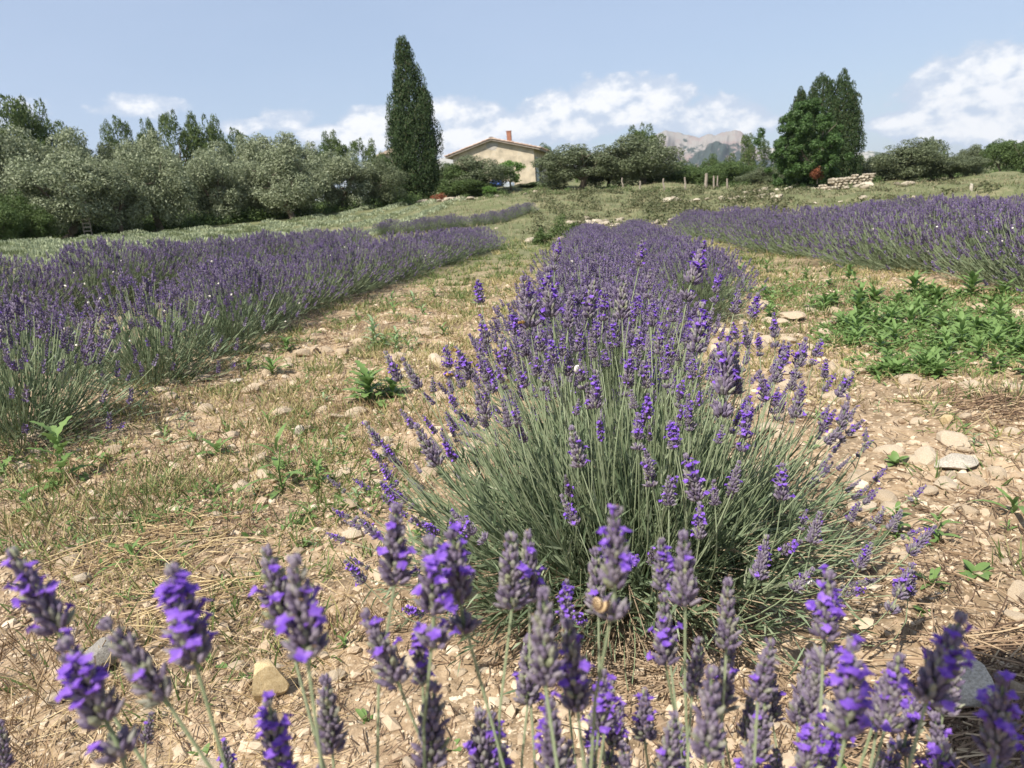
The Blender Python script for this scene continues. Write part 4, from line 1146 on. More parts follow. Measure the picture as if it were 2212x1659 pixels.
for q in range(120):
    px = rng.uniform(0, 900) if rng.random() < .8 else rng.uniform(1700, 2200); py = rng.uniform(880, 1330)
    if px > 900 - (py - 880) * .6 and px < 1000: continue
    weed(px, py, rng.uniform(20, 46), int(rng.integers(5, 10)), rng.uniform(0, .06), 'small weed sprouting in the dry grass on the left path' if px < 1000 else 'small weed sprouting on the stony soil at the right', [W1, W2, W3, W4][int(rng.integers(4))], 'small weeds in the dry grass' if px < 1000 else 'small weeds on the right soil')

mb = MB()
for _ in range(330):
    if rng.random() < .75: px, py = rng.uniform(1760, 2230), rng.uniform(640, 815)
    else: px, py = rng.uniform(1500, 1760), rng.uniform(585, 665)
    if vnoise(px * .012, py * .03, 99) < -.12 or (py > 770 and px < 1880): continue
    p = ground_at(px, py); n = 46; th = rng.uniform(0, 6.28, n); q = np.sqrt(rng.random(n)) * .12; x = p[0] + np.cos(th) * q; y = p[1] + np.sin(th) * q
    V, F = blades(np.stack([x, y, hz(x, y) + rng.uniform(0, .05, n)], 1), np.stack([np.cos(th), np.sin(th), rng.uniform(.1, 1.1, n)], 1), rng.uniform(.018, .04, n), rng.uniform(.008, .016, n), rng.uniform(0, .01, n), 2, 'leaf'); mb.add(V, F)
for _ in range(150):
    px, py = (rng.uniform(0, 800), rng.uniform(960, 1240)) if rng.random() < .6 else (rng.uniform(560, 1090), rng.uniform(560, 860))
    if vnoise(px * .012 + 5, py * .03, 98) < .0: continue
    p = ground_at(px, py); n = 26; th = rng.uniform(0, 6.28, n); q = np.sqrt(rng.random(n)) * .09; x = p[0] + np.cos(th) * q; y = p[1] + np.sin(th) * q
    V, F = blades(np.stack([x, y, hz(x, y) + rng.uniform(0, .03, n)], 1), np.stack([np.cos(th), np.sin(th), rng.uniform(.1, 1.3, n)], 1), rng.uniform(.015, .04, n), rng.uniform(.004, .010, n), rng.uniform(0, .01, n), 2, 'leaf'); mb.add(V, F)
o = link('ground_cover', mb.mesh('ground_cover', M['weed'])); tag(o, 'low green leafy ground cover matted over the paths', None, kind='stuff')

# dry stalks lying on the ground
def stalk(pts, r, label, mat='straw', lift=.012):
    P = np.array([ground_at(*q) + [0, 0, lift] for q in pts]); P[:, 2] += rng.uniform(0, .01, len(P))
    t = np.linspace(0, 1, 14); src = np.linspace(0, 1, len(P)); P = np.stack([np.interp(t, src, P[:, c]) for c in range(3)], 1)
    mb = MB(); V, F = tubes(P[None], np.linspace(r, r * .5, 14)[None], 6); c0 = P.mean(0); mb.add(V - c0, F)
    o = link('dry_stalk', mb.mesh('dry_stalk', M[mat])); o.location = c0; tag(o, label, 'stalk')


stalk([(365, 1232), (420, 1205), (490, 1165), (545, 1122)], .0035, 'long thick tan stalk lying diagonally on the left soil')
stalk([(400, 1275), (470, 1268), (560, 1262)], .0022, 'straight yellow straw left of the blurred heads')
stalk([(60, 930), (120, 1000), (210, 1130)], .002, 'thin bent reddish stalk on the left path', 'twig', .03)
stalk([(1650, 1150), (1750, 1180), (1900, 1160), (2150, 1085)], .0028, 'long brown stalk lying behind the leafy weeds on the right', 'twig')
stalk([(1680, 1310), (1850, 1318), (1990, 1325), (2160, 1335)], .0018, 'thin dark twig lying across the bare soil at right', 'litter')
stalk([(2060, 1250), (2150, 1290), (2212, 1330)], .0016, 'thin twig slanting to the right edge', 'litter')
stalk([(1990, 1440), (2090, 1470), (2200, 1500)], .0025, 'dark twig lying over the pale stone at lower right', 'litter', .05)
stalk([(2080, 850), (2150, 900), (2212, 870)], .003, 'curved dead stalk by the right edge', 'twig')


def pile(cpx, n, spread, r, label, mat):
    p = ground_at(*cpx); mb = MB(); q = rng.normal(size=(n, 2)) * spread; a = rng.normal(.2, .5, n); L = rng.uniform(.05, .16, n)
    P0 = np.stack([p[0] + q[:, 0] - np.cos(a) * L / 2, p[1] + q[:, 1] - np.sin(a) * L / 2], 1); P2 = np.stack([p[0] + q[:, 0] + np.cos(a) * L / 2, p[1] + q[:, 1] + np.sin(a) * L / 2], 1)
    P0 = np.column_stack([P0, hz(P0[:, 0], P0[:, 1]) + rng.uniform(.002, .03, n)]); P2 = np.column_stack([P2, hz(P2[:, 0], P2[:, 1]) + rng.uniform(.002, .03, n)])
    V, F = tubes(bez(P0, (P0 + P2) / 2 + rng.normal(size=(n, 3)) * .012, P2, 5), np.full((n, 5), r), 4); mb.add(V - p, F)
    o = link('stalk_heap', mb.mesh('stalk_heap', M[mat])); o.location = p; tag(o, label, 'dead stalks', kind='stuff')


pile((410, 1310), 70, .07, .0012, 'small heap of yellow straw stalks at left', 'straw')
pile((2080, 1600), 220, .10, .0016, 'heap of dark dead stems in the shade at lower right', 'litter')
pile((2160, 880), 160, .10, .0016, 'heap of grey brown dead stalks at the right edge', 'litter')
pile((2190, 1440), 90, .06, .0014, 'thin dark stems bunched beside the pale stone', 'litter')
pile((1420, 1420), 160, .09, .0012, 'pale dead stems under the front of the big bush', 'twig')
pile((330, 1180), 120, .10, .0012, 'matted straw on the left soil', 'straw')


# ------------------------------------------------------------------ snails and bees
def shell_mesh(banded, tall=.55):
    nt, nv, turns = 46, 10, 3.1
    t = np.linspace(0, 1, nt); ang = t * turns * 2 * PI; k = np.exp((t - 1) * 2.6)
    V = []
    for i_ in range(nt):
        c = np.array([math.cos(ang[i_]) * k[i_] * .62, math.sin(ang[i_]) * k[i_] * .62, (1 - k[i_]) * tall]); rad_ = .44 * k[i_]
        out = np.array([math.cos(ang[i_]), math.sin(ang[i_]), 0])
        for j_ in range(nv):
            b = j_ / nv * 2 * PI; V.append(c + out * math.cos(b) * rad_ + np.array([0, 0, math.sin(b) * rad_ * .9]))
    F = []; Mi = []
    for i_ in range(nt - 1):
        for j_ in range(nv):
            j2 = (j_ + 1) % nv; F.append([i_ * nv + j_, i_ * nv + j2, (i_ + 1) * nv + j2, (i_ + 1) * nv + j_]); Mi.append(1 if banded and j_ in (0, 2) else 0)
    mb = MB(); mb.add(np.array(V), np.array(F), np.array(Mi))
    V2 = np.vstack([np.array(V)[-nv:], np.array(V)[-nv:].mean(0)[None]]); mb.add(V2, np.array([[j_, (j_ + 1) % nv, nv] for j_ in range(nv)]), 0)
    return mb.mesh('snail', [M['shellt'] if banded else M['shellw'], M['shellb']], True)


SHW, SHB = shell_mesh(False), shell_mesh(True)


def snail(px, py, dep, r, me, label, group=None):
    o = link('snail', me); o.location = at(px, py, dep); o.scale = (r,) * 3
    o.rotation_euler = (rng.uniform(.6, 1.7), rng.uniform(-.5, .5), rng.uniform(0, 6.28)); tag(o, label, 'snail', group); return o


s0 = snail(1297, 1302, .40, .0062, SHB, 'tan snail with a dark spiral stripe stuck under the tall blurred flower head'); s0.rotation_euler = (1.35, .1, -.9)
s1 = snail(1243, 796, 1.28, .0095, SHW, 'white snail shell on a stem in the upper middle of the big bush'); s1.rotation_euler = (1.5, .2, 1.0)
s2 = snail(1754, 1260, 1.20, .0082, SHW, 'cream snail shell clinging to low stems at the right foot of the big bush'); s2.rotation_euler = (.8, .3, 2.4)


def row_depth(px, py):
    d = ray(px, py); o = np.array([0, 0, CAM_H]); best = 1e9
    for (x, y, z, rx, rz) in ELL:
        S = np.array([rx, rx, rz]); q = (o - [x, y, z]) / S; dd = d / S
        a = dd @ dd; b = dd @ q; c = q @ q - 1; disc = b * b - a * c
        if disc > 0:
            t = (-b - math.sqrt(disc)) / a
            if 1 < t < best: best = t
    return best


def c1(p): return (p[0] * .3333, 494 + p[1] * .3333)
def cb(p): return (548.6 + p[0] * .248, 164.6 + p[1] * .248)


whites = [c1(q) for q in [(1415, 355), (1070, 535), (420, 648), (840, 728), (495, 755), (5, 660), (1360, 437), (1850, 602), (1722, 673), (1500, 428), (1940, 482), (550, 355), (425, 372), (650, 455), (570, 478), (1372, 210), (1578, 160), (785, 207), (735, 283), (480, 285), (97, 262)]]
whites += [cb(q) for q in [(988, 1393), (908, 1500), (790, 1488), (667, 1560), (1180, 1515), (1352, 1440), (1490, 1562), (1603, 1565), (1683, 1508), (1860, 1433)]]
wl2 = [c3(q) for q in [(1235, 250), (1648, 235), (1594, 395), (1972, 272), (2070, 328), (2138, 245), (1893, 165), (490, 270), (307, 220)]]
for q in whites:
    dd = row_depth(*q)
    if dd > 1e8: dd = row_depth(q[0], q[1] + 14)
    if dd < 30: snail(q[0], q[1], dd * .985, rng.uniform(.006, .0085), SHW, 'small white snail on the flower heads of the left lavender rows', 'white snails on the left lavender rows')
for q in wl2:
    dd = row_depth(*q)
    if dd < 30: snail(q[0], q[1], dd * .985, rng.uniform(.007, .009), SHW, 'small white snail on the right lavender row', 'white snails on the right lavender row')
dd = row_depth(1236, 564); snail(1236, 564, min(dd, 4) * .98, .008, SHW, 'small white snail on the middle row behind the big bush')


def bee(px, py, dep, rz, label):
    root = empty('bee', at(px, py, dep), rz, 1.0); tag(root, label, 'bee')
    IV2, IF2 = ICO2; mb = MB()
    V = IV2 * [.0052, .0026, .0026] + [-.006, 0, 0]; fm = ((V[IF2].mean(1)[:, 0] * 900).astype(int) % 2 == 0).astype(int); mb.add(V, IF2, fm); link('abdomen', mb.mesh('abdomen', [M['beek'], M['beey']], True), root)
    mb = MB(); mb.add(IV2 * [.0032, .003, .003], IF2); link('thorax', mb.mesh('thorax', M['beey'], True), root)
    mb = MB(); mb.add(IV2 * [.0018, .0022, .002] + [.0045, 0, -.0004], IF2); link('head', mb.mesh('head', M['beek'], True), root)
    for s in (-1, 1):
        mb = MB(); V, F = blades(np.array([[0, s * .001, .0025]]), np.array([[-.8, s * .6, .25]]), .009, .0032, 0, 3, 'leaf', np.array([[.6, s * .8, 0]]) / 1.0); mb.add(V, F); link('wing', mb.mesh('wing', M['wing']), root)
    for s in (-1, 1):
        for k in (-1, 0, 1):
            mb = MB(); V, F = tubes(np.array([[[k * .0015, s * .002, -.001], [k * .003, s * .004, -.002], [k * .004, s * .0045, -.005]]]), np.full((1, 3), .0003), 3); mb.add(V, F); link('leg', mb.mesh('leg', M['beek']), root)


bee(*c2((1178, 605)), 1.26, .6, 'dark bee at the long flower head in the upper left of the big bush')
bee(*c2((733, 785)), 1.30, 2.0, 'bee on top of the leaning flower heads at the left side of the big bush')
bee(*c2((690, 945)), 1.35, 3.0, 'striped bee flying over the soil left of the big bush')


# ------------------------------------------------------------------ trees
def crown_mesh(name, lobes, nleaf, ls, mat, outward=.6, aspect=.45, upl=.25, shell=.35, vert=0.0):
    """lobes: list of (center, radii). leaves spread in the outer part of every lobe"""
    lobes_c = np.array([l[0] for l in lobes], float); lobes_r = np.array([l[1] for l in lobes], float)
    w = (lobes_r.prod(1)) ** (2 / 3); idx = rng.choice(len(lobes), nleaf, p=w / w.sum())
    d = unit(rng.normal(size=(nleaf, 3))); d[:, 2] = np.where((d[:, 2] < -.5) & (rng.random(nleaf) < .3), -d[:, 2], d[:, 2])
    q = 1 - shell * rng.random(nleaf) ** 1.3
    P = lobes_c[idx] + d * lobes_r[idx] * (q * rng.uniform(.94, 1.08, nleaf))[:, None]
    nrm = unit(d * outward + np.array([0, 0, upl]) + rng.normal(size=(nleaf, 3)) * .45)
    tan = unit(np.cross(nrm, rng.normal(size=(nleaf, 3))) + np.array([0, 0, vert])); sd_ = unit(np.cross(nrm, tan))
    L = ls * rng.uniform(.6, 1.3, nleaf)
    V, F = blades(P - tan * L[:, None] / 2, tan, L, L * aspect, 0, 2, 'leaf', sd_)
    mb = MB(); mb.add(V, F); return mb.mesh(name, mat)


def puffy(rx, ry, rz, z0, n, s0, s1, seed, top=.0):
    g = np.random.default_rng(seed); L = []
    for _ in range(n):
        d = g.normal(size=3); d /= np.linalg.norm(d)
        if d[2] < -.9: d[2] *= -.6
        q = g.uniform(.45, .92); s = g.uniform(s0, s1)
        L.append(([d[0] * rx * q, d[1] * ry * q, z0 + d[2] * rz * q], [s, s, s * g.uniform(.75, 1.1)]))
    return L


def trunk_mesh(h, r, branches, spread, seed, mat='bark', lean=.1, fork=.35):
    g = np.random.default_rng(seed); mb = MB(); k = 7; t = np.linspace(0, 1, k)
    top = np.array([g.normal() * lean * h, g.normal() * lean * h, h * fork])
    P = np.stack([top * q + np.array([math.sin(q * 3 + seed) * r * .6, math.cos(q * 2 + seed) * r * .5, 0]) * (q > 0) for q in t]); rad_ = r * (1.5 - .7 * t ** .5)
    V, F = tubes(P[None], rad_[None], 8); mb.add(V, F)
    for b in range(branches):
        a = b / branches * 6.28 + g.normal() * .4; e = np.array([math.cos(a) * spread * g.uniform(.5, 1), math.sin(a) * spread * g.uniform(.5, 1), h * g.uniform(.62, .92)])
        s0 = P[-1] * g.uniform(.8, 1.0); m_ = s0 * .45 + e * .55 + np.array([math.cos(a), math.sin(a), -.3]) * spread * .18
        Q = bez(s0[None], m_[None], e[None], 7); V, F = tubes(Q, np.linspace(r * .62, r * .12, 7)[None], 6); mb.add(V, F)
        for c in range(3):
            q = Q[0, int(g.integers(2, 6))]; e2 = q + g.normal(size=3) * spread * .35 + [0, 0, h * .1]
            V, F = tubes(np.stack([q, (q + e2) / 2 + g.normal(size=3) * .05, e2])[None], np.array([[r * .25, r * .15, r * .06]]), 4); mb.add(V, F)
    return mb.mesh('trunk', M[mat], True)


def tree_type(kind, seed):
    """unit tree about 1 high, 1 wide: returns (trunk mesh, crown mesh)"""
    if kind == 'olive':
        return trunk_mesh(1, .045, 5, .34, seed, fork=.30), crown_mesh('crown', puffy(.48, .48, .47, .48, 84, .07, .15, seed), 26000, .027, M['olive'])
    if kind == 'darkolive':
        return trunk_mesh(1, .045, 5, .34, seed, fork=.28), crown_mesh('crown', puffy(.48, .48, .47, .47, 80, .07, .15, seed), 24000, .027, M['olivedark'])
    if kind == 'pine':
        lob = []
        g = np.random.default_rng(seed)
        for k in range(46):
            z = g.uniform(.2, .96) ** 1.1; rr_ = (1.06 - z) ** .6 * .66; a = g.uniform(0, 6.28); q = g.uniform(.2, 1) * rr_
            lob.append(([math.cos(a) * q, math.sin(a) * q, z], [.075, .075, .12 * g.uniform(.8, 1.4)]))
        lob.append(([0, 0, .97], [.04, .04, .10]))
        return trunk_mesh(1, .03, 4, .2, seed, fork=.5, lean=.02), crown_mesh('crown', lob, 13000, .032, M['pine'], vert=1.2, aspect=.3)
    if kind == 'scrub':
        return trunk_mesh(1, .03, 4, .3, seed, fork=.2), crown_mesh('crown', puffy(.46, .46, .46, .48, 44, .11, .19, seed), 15000, .034, M['shrub'])
    if kind == 'bright':
        return trunk_mesh(1, .03, 5, .3, seed, fork=.3), crown_mesh('crown', puffy(.42, .42, .40, .58, 30, .08, .15, seed), 4200, .055, M['bright'], shell=.9)


TYPES = {}
for kd, cnt in (('olive', 3), ('darkolive', 2), ('pine', 2), ('scrub', 3), ('bright', 1)):
    TYPES[kd] = [tree_type(kd, 500 + 17 * i_ + len(kd)) for i_ in range(cnt)]
tcount = {}


def fit(xc, ytop, ybase, w, r):
    d = ray(xc, ybase); a = math.atan2(d[0], d[1]); x, y = math.sin(a) * r, math.cos(a) * r; z = H1(x, y)
    dt = ray(xc, ytop); hd = dt @ np.array([math.sin(a), math.cos(a), 0]); ztop = CAM_H + dt[2] / hd * r
    dep = (np.array([x, y, z - CAM_H])) @ Fv
    return x, y, z, max(ztop - z, .3), w / FOC * dep


def tree(kind, xc, ytop, ybase, w, r, label, name=None, group=None, cat='tree'):
    x, y, z, h, wd = fit(xc, ytop, ybase, w, r)
    i_ = tcount.get(kind, 0); tcount[kind] = i_ + 1; tm, cm = TYPES[kind][i_ % len(TYPES[kind])]
    root = empty(name or {'olive': 'olive_tree', 'darkolive': 'olive_tree', 'pine': 'pine_tree', 'scrub': 'shrub', 'bright': 'green_tree'}[kind], (x, y, z - .1), rng.uniform(0, 6.28))
    root.scale = (wd, wd, h + .1); tag(root, label, cat, group)
    link('trunk', tm, root, s=(.8, .8, .84)); link('crown', cm, root)
    return root


tree('olive', 140, 318, 492, 230, 33.0, 'broad grey green olive tree at the left, the one nearest the lavender field')
tree('olive', 255, 322, 490, 160, 33.6, 'olive tree with the wooden ladder under its crown')
tree('olive', 340, 290, 480, 190, 35, 'tall bushy olive tree right of the ladder')
tree('olive', 462, 312, 462, 150, 37, 'olive tree with a slender trunk right of the tall bushy one')
tree('olive', 548, 330, 458, 110, 38, 'small olive between two taller ones in the left grove')
tree('olive', 632, 300, 468, 170, 37, 'olive tree with two dark bare trunks standing on the field edge')
tree('olive', 742, 318, 452, 150, 39, 'olive tree in front of the pale blue shed')
tree('darkolive', 822, 335, 446, 125, 40, 'grey olive tree directly left of the big cypress')
tree('olive', 30, 240, 420, 200, 45, 'tall olive at the far left behind the front row')
tree('olive', 150, 258, 410, 190, 46, 'olive rising behind the broad leftmost one')
tree('darkolive', 240, 290, 400, 120, 47, 'dark olive crown peeking between the left trees')
tree('olive', 330, 275, 400, 150, 48, 'light green olive crown in the second row of the grove')
tree('olive', 560, 268, 400, 150, 47, 'olive behind the small one, crown against the sky')
tree('olive', 645, 272, 405, 130, 47, 'olive crown against the sky above the two bare trunks')
tree('olive', 480, 300, 410, 150, 46, 'olive filling the gap behind the slender trunk')
tree('pine', 40, 222, 385, 232, 56, 'tall dark pine top at the far left of the skyline')
tree('pine', 82, 222, 385, 193, 57, 'pine beside the tall one at the far left')
tree('pine', 268, 262, 380, 116, 55, 'small pointed pine above the left olives')
tree('pine', 325, 268, 380, 116, 57, 'second small pine on the skyline left of the tallest pair')
tree('pine', 398, 250, 390, 163, 52, 'bushy pointed pine, left of the tallest pair')
tree('pine', 462, 258, 390, 155, 52, 'bushy pointed pine, right of the tallest pair')
tree('pine', 515, 285, 390, 116, 54, 'low pine between the grove crowns')
tree('pine', 736, 288, 405, 116, 58, 'thin sparse pine above the olives left of the cypress')
tree('scrub', 700, 310, 405, 70, 56, 'dark round treetop left of the thin pine')
tree('pine', 790, 305, 400, 116, 58, 'short pine just left of the cypress')
tree('scrub', 835, 322, 395, 60, 60, 'dark bush top touching the cypress on the left')
tree('scrub', 20, 385, 525, 110, 32, 'dark green shrub mass at the left edge below the olives', cat='shrub')
tree('scrub', 75, 440, 522, 100, 31.5, 'low dark shrub in front of the leftmost olive', cat='shrub')
tree('scrub', 5, 430, 530, 110, 30.5, 'low shrub cut by the left edge', cat='shrub')
tree('scrub', 1000, 350, 428, 110, 56, 'dark green bush below the left end of the cottage roof', cat='shrub')
tree('darkolive', 1030, 332, 428, 175, 57, 'dark crooked tree in front of the cottage gable')
tree('scrub', 968, 350, 424, 70, 58, 'green bush right of the big cypress', cat='shrub')
tree('bright', 1103, 338, 412, 85, 58.5, 'bright green young tree against the cottage wall')
tree('scrub', 1012, 385, 430, 120, 55, 'low dark bush under the crooked tree', cat='shrub')
tree('bright', 1058, 398, 432, 40, 53, 'bright green bush on the bank before the cottage', 'green_bush', cat='shrub')
tree('scrub', 1145, 396, 412, 60, 60, 'low green hedge at the foot of the cottage wall', cat='shrub')
tree('scrub', 1185, 394, 410, 60, 60, 'low green hedge in front of the cottage door', cat='shrub')
tree('scrub', 1170, 306, 380, 66, 82, 'round dark tree behind the cottage roof')
tree('scrub', 1200, 330, 395, 73, 78, 'dark bush right behind the cottage corner', cat='shrub')
tree('darkolive', 1250, 303, 414, 195, 54, 'olive tree just right of the cottage door')
tree('darkolive', 1378, 286, 406, 207, 55, 'large olive tree right of the cottage with a visible trunk')
tree('pine', 1392, 272, 395, 135, 60, 'small pine top rising out of the large olive')
tree('darkolive', 1310, 318, 405, 109, 57, 'olive crown between the two olives right of the cottage')
tree('scrub', 1468, 347, 398, 109, 60, 'round shrub right of the large olive', cat='shrub')
tree('scrub', 1550, 346, 395, 122, 64, 'dark rounded shrub below the mountain', cat='shrub')
tree('scrub', 1536, 328, 392, 48, 70, 'small round tree top in front of the mountain')
tree('pine', 1622, 293, 388, 120, 78, 'single green pine right of the mountain peaks')
tree('scrub', 1590, 348, 392, 97, 66, 'shrub left of the single pine', cat='shrub')
tree('darkolive', 1645, 360, 395, 109, 58, 'pale shrub right of the single pine', 'shrub', cat='shrub')
tree('scrub', 1510, 358, 396, 122, 57, 'low shrub behind the fence posts', cat='shrub')
tree('scrub', 1430, 362, 400, 97, 57, 'low shrub below the large olive', cat='shrub')
tree('scrub', 1850, 335, 392, 60, 75, 'light bush behind the cypress group on the right', cat='shrub')
tree('darkolive', 1890, 330, 400, 140, 59, 'grey shrub right of the stone wall', 'shrub', cat='shrub')
tree('darkolive', 1962, 298, 404, 201, 57, 'tall grey olive right of the stone wall')
tree('pine', 2012, 300, 395, 77, 60, 'thin dark pine tip beside the tall grey olive')
tree('darkolive', 2062, 333, 400, 134, 58, 'rounded grey olive at the end of the right thicket')
tree('darkolive', 1925, 340, 402, 146, 58, 'low grey olive in the right thicket')
tree('darkolive', 2105, 306, 378, 80, 78, 'umbrella shaped olive with bare trunk at the right')
tree('scrub', 2160, 296, 378, 90, 76, 'dark tree second from the right edge')
tree('scrub', 2212, 286, 375, 110, 75, 'dark tree cut by the right edge')
tree('scrub', 2040, 345, 380, 85, 100, 'light green bush far behind the right thicket', cat='shrub')


def cypress(prof, x, y, z, h, ls, nleaf, label, seed, lob_n):
    """prof: (height fraction, left, right) half widths in metres"""
    g = np.random.default_rng(seed); pf = np.array(sorted(prof)); lob = []
    for _ in range(lob_n):
        t = g.uniform(.01, .99); l = np.interp(t, pf[:, 0], pf[:, 1]); rr_ = np.interp(t, pf[:, 0], pf[:, 2])
        a = g.uniform(0, 6.28); sx = math.cos(a); q = g.uniform(.62, .93)
        hx = (rr_ if sx > 0 else l) * sx * q; hy = (l + rr_) / 2 * math.sin(a) * q
        s = (l + rr_) * .5 * .22 + .07
        lob.append(([hx, hy, t * h], [s, s, s * 2.0]))
    for t in np.linspace(.02, .93, 26):
        l = np.interp(t, pf[:, 0], pf[:, 1]); rr_ = np.interp(t, pf[:, 0], pf[:, 2]); lob.append(([(rr_ - l) / 2, 0, t * h], [(l + rr_) / 2 * .8, (l + rr_) / 2 * .8, h * .045]))
    root = empty('cypress_tree', (x, y, z - .05)); tag(root, label, 'tree')
    root.rotation_euler = (0, 0, -math.atan2(x, y))
    link('crown', crown_mesh('crown', lob, nleaf, ls, M['cypress'], vert=1.6, aspect=.34, upl=.1, shell=.3), root)
    mb = MB(); V, F = tubes(np.array([[[0, 0, -.1], [0, 0, h * .3], [0.05, 0, h * .9]]]), np.array([[.22, .15, .03]]), 8); mb.add(V, F); link('trunk', mb.mesh('trunk', M['bark'], True), root)


x, y, z, h, wd = fit(904, 73, 440, 118, 43.5); k_ = .00657 * h / 9.6
cy = [(y0, l, r) for y0, l, r in [(1500, 106, 124), (1300, 185, 204), (1100, 201, 234), (900, 197, 223), (700, 187, 198), (640, 140, 190), (600, 107, 183), (480, 100, 145), (330, 83, 112), (200, 57, 63), (110, 35, 30), (75, 2, 4)]]
cypress([((1540 - y0) / 1465, l * k_ * 1.1, r * k_ * 1.1) for y0, l, r in cy] + [(0, .5, .6)], x, y, z, h, .12, 62000, 'tall dark cypress standing alone between the olive grove and the cottage', 3, 330)
gen_prof = [(0, .5, .5), (.1, .85, .85), (.3, 1, 1), (.55, .9, .86), (.75, .64, .66), (.9, .32, .36), (1, .03, .03)]
for (xc, yt, yb, w, r, lb, sd_) in [(1728, 188, 395, 70, 54, 'small pointed cypress tip left of the cypress pair on the right', 5), (1774, 156, 398, 112, 53, 'wide cypress in the middle of the group on the right', 6), (1812, 148, 398, 86, 53.2, 'tallest narrow cypress at the right of the group', 7)]:
    x, y, z, h, wd = fit(xc + (7 if sd_ == 7 else 0), yt, yb, w, r)
    cypress([(a, b * wd / 2, c * wd / 2) for a, b, c in gen_prof], x, y, z, h, .12, 38000, lb, sd_, 190)
# broadleaf tree before the cypresses
x, y, z, h, wd = fit(1748, 206, 408, 205, 48)
root = empty('broadleaf_tree', (x, y, z - .1), 0.3); tag(root, 'dense bright green broadleaf tree in front of the cypress group on the right', 'tree')
lob = []; g8 = np.random.default_rng(8)
for _ in range(230):
    t = g8.uniform(.04, .94); rr_ = wd * .5 * np.interp(t, [0, .12, .35, .55, .75, .9, 1], [.72, .92, 1, .95, .68, .36, .08]); a_ = g8.uniform(0, 6.28); q = g8.uniform(.3, .86) * rr_; s_ = g8.uniform(.16, .34)
    lob.append(([math.cos(a_) * q, math.sin(a_) * q, t * h], [s_, s_, s_ * .9]))
lob += [([-wd * .52, 0, h * .58], [.22, .22, .26]), ([-wd * .48, 0.1, h * .68], [.25, .25, .3])]
root.rotation_euler = (0, 0, -math.atan2(x, y))
link('crown', crown_mesh('crown', lob, 60000, .10, M['green'], aspect=.55, shell=.6), root)
tm = trunk_mesh(1, .03, 6, .3, 44, fork=.2); link('trunk', tm, root, s=(wd * .8, wd * .8, h * .7))
# rust coloured and reddish shrubs
for (xc, yt, yb, w, r, lb) in [(1765, 376, 398, 34, 46.5, 'rust red low shrub on the wall under the broadleaf tree'), (600, 400, 440, 50, 39, 'dark red shrub among the olive trunks on the left'), (955, 420, 442, 90, 42, 'low red brown scrub between the cypress and the rubble')]:
    x, y, z, h, wd = fit(xc, yt, yb, w, r); root = empty('red_shrub', (x, y, z - .05)); tag(root, lb, 'shrub')
    h = max(min(h, 2), .25)
    if xc == 1765: root.location = (x, y, z + .55); h = .6
    link('foliage', crown_mesh('foliage', puffy(wd * .4, wd * .4, h * .4, h * .5, 14, .15, .25, 5), 1500, .09, M['rust'], shell=.8), root)
    mb = MB(); V, F = tubes(np.array([[[0, 0, -.2], [0.03, 0, h * .3], [0, .05, h * .6]]]), np.array([[.03, .02, .01]]), 5); mb.add(V, F); link('stem', mb.mesh('stem', M['bark']), root)


# woods behind the groves, read as one mass
lobs = []
for _ in range(420):
    px = rng.uniform(-160, 940); r = rng.uniform(58, 95); yb = 380; yt = np.interp(px, [-160, 60, 200, 400, 560, 700, 940], [240, 262, 296, 292, 292, 325, 352]) + rng.uniform(0, 50)
    d = ray(px, yb); a = math.atan2(d[0], d[1]); dt = ray(px, yt); zt = CAM_H + dt[2] / math.hypot(dt[0], dt[1]) * r; s = rng.uniform(.8, 1.6); zb = H1(math.sin(a) * r, math.cos(a) * r)
    lobs.append(([math.sin(a) * r, math.cos(a) * r, rng.uniform(zb, max(zt - s, zb + .1))], [s, s, s * .8]))
o = link('far_wood', crown_mesh('far_wood', lobs, 60000, .30, M['shrub'], shell=.5)); tag(o, 'dark wood filling the background behind the left olive grove', None, kind='stuff')
lobs = []
for _ in range(260):
    px = rng.uniform(1180, 2330); r = rng.uniform(66, 110); yt = np.interp(px, [1180, 1400, 1440, 1650, 1850, 2060, 2120, 2330], [345, 352, 364, 362, 348, 350, 345, 335]) + rng.uniform(0, 22)
    d = ray(px, 380); a = math.atan2(d[0], d[1]); dt = ray(px, yt); zt = CAM_H + dt[2] / math.hypot(dt[0], dt[1]) * r; s = rng.uniform(.6, 1.2); zb = H1(math.sin(a) * r, math.cos(a) * r)
    if 2085 < px < 2212 and r < 85: continue
    lobs.append(([math.sin(a) * r, math.cos(a) * r, rng.uniform(zb, max(zt - s, zb + .1))], [s, s, s * .8]))
o = link('far_hedge', crown_mesh('far_hedge', lobs, 34000, .28, M['shrub'], shell=.5)); tag(o, 'green scrub closing the view behind the right hand trees', None, kind='stuff')


# low scrub cover on the slope under the left grove and on the bank
def scrub_band(name, spots, mat, label, ls=.10):
    lob = []
    for (x, y, s) in spots:
        z = H1(x, y); lob.append(([x, y, z + s * .2], [s, s, s * .6]))
    o = link(name, crown_mesh(name, lob, int(75 * sum((s / .3) ** 2 for _, _, s in spots)), ls, mat, shell=.7, upl=.5)); tag(o, label, None, kind='stuff'); return o


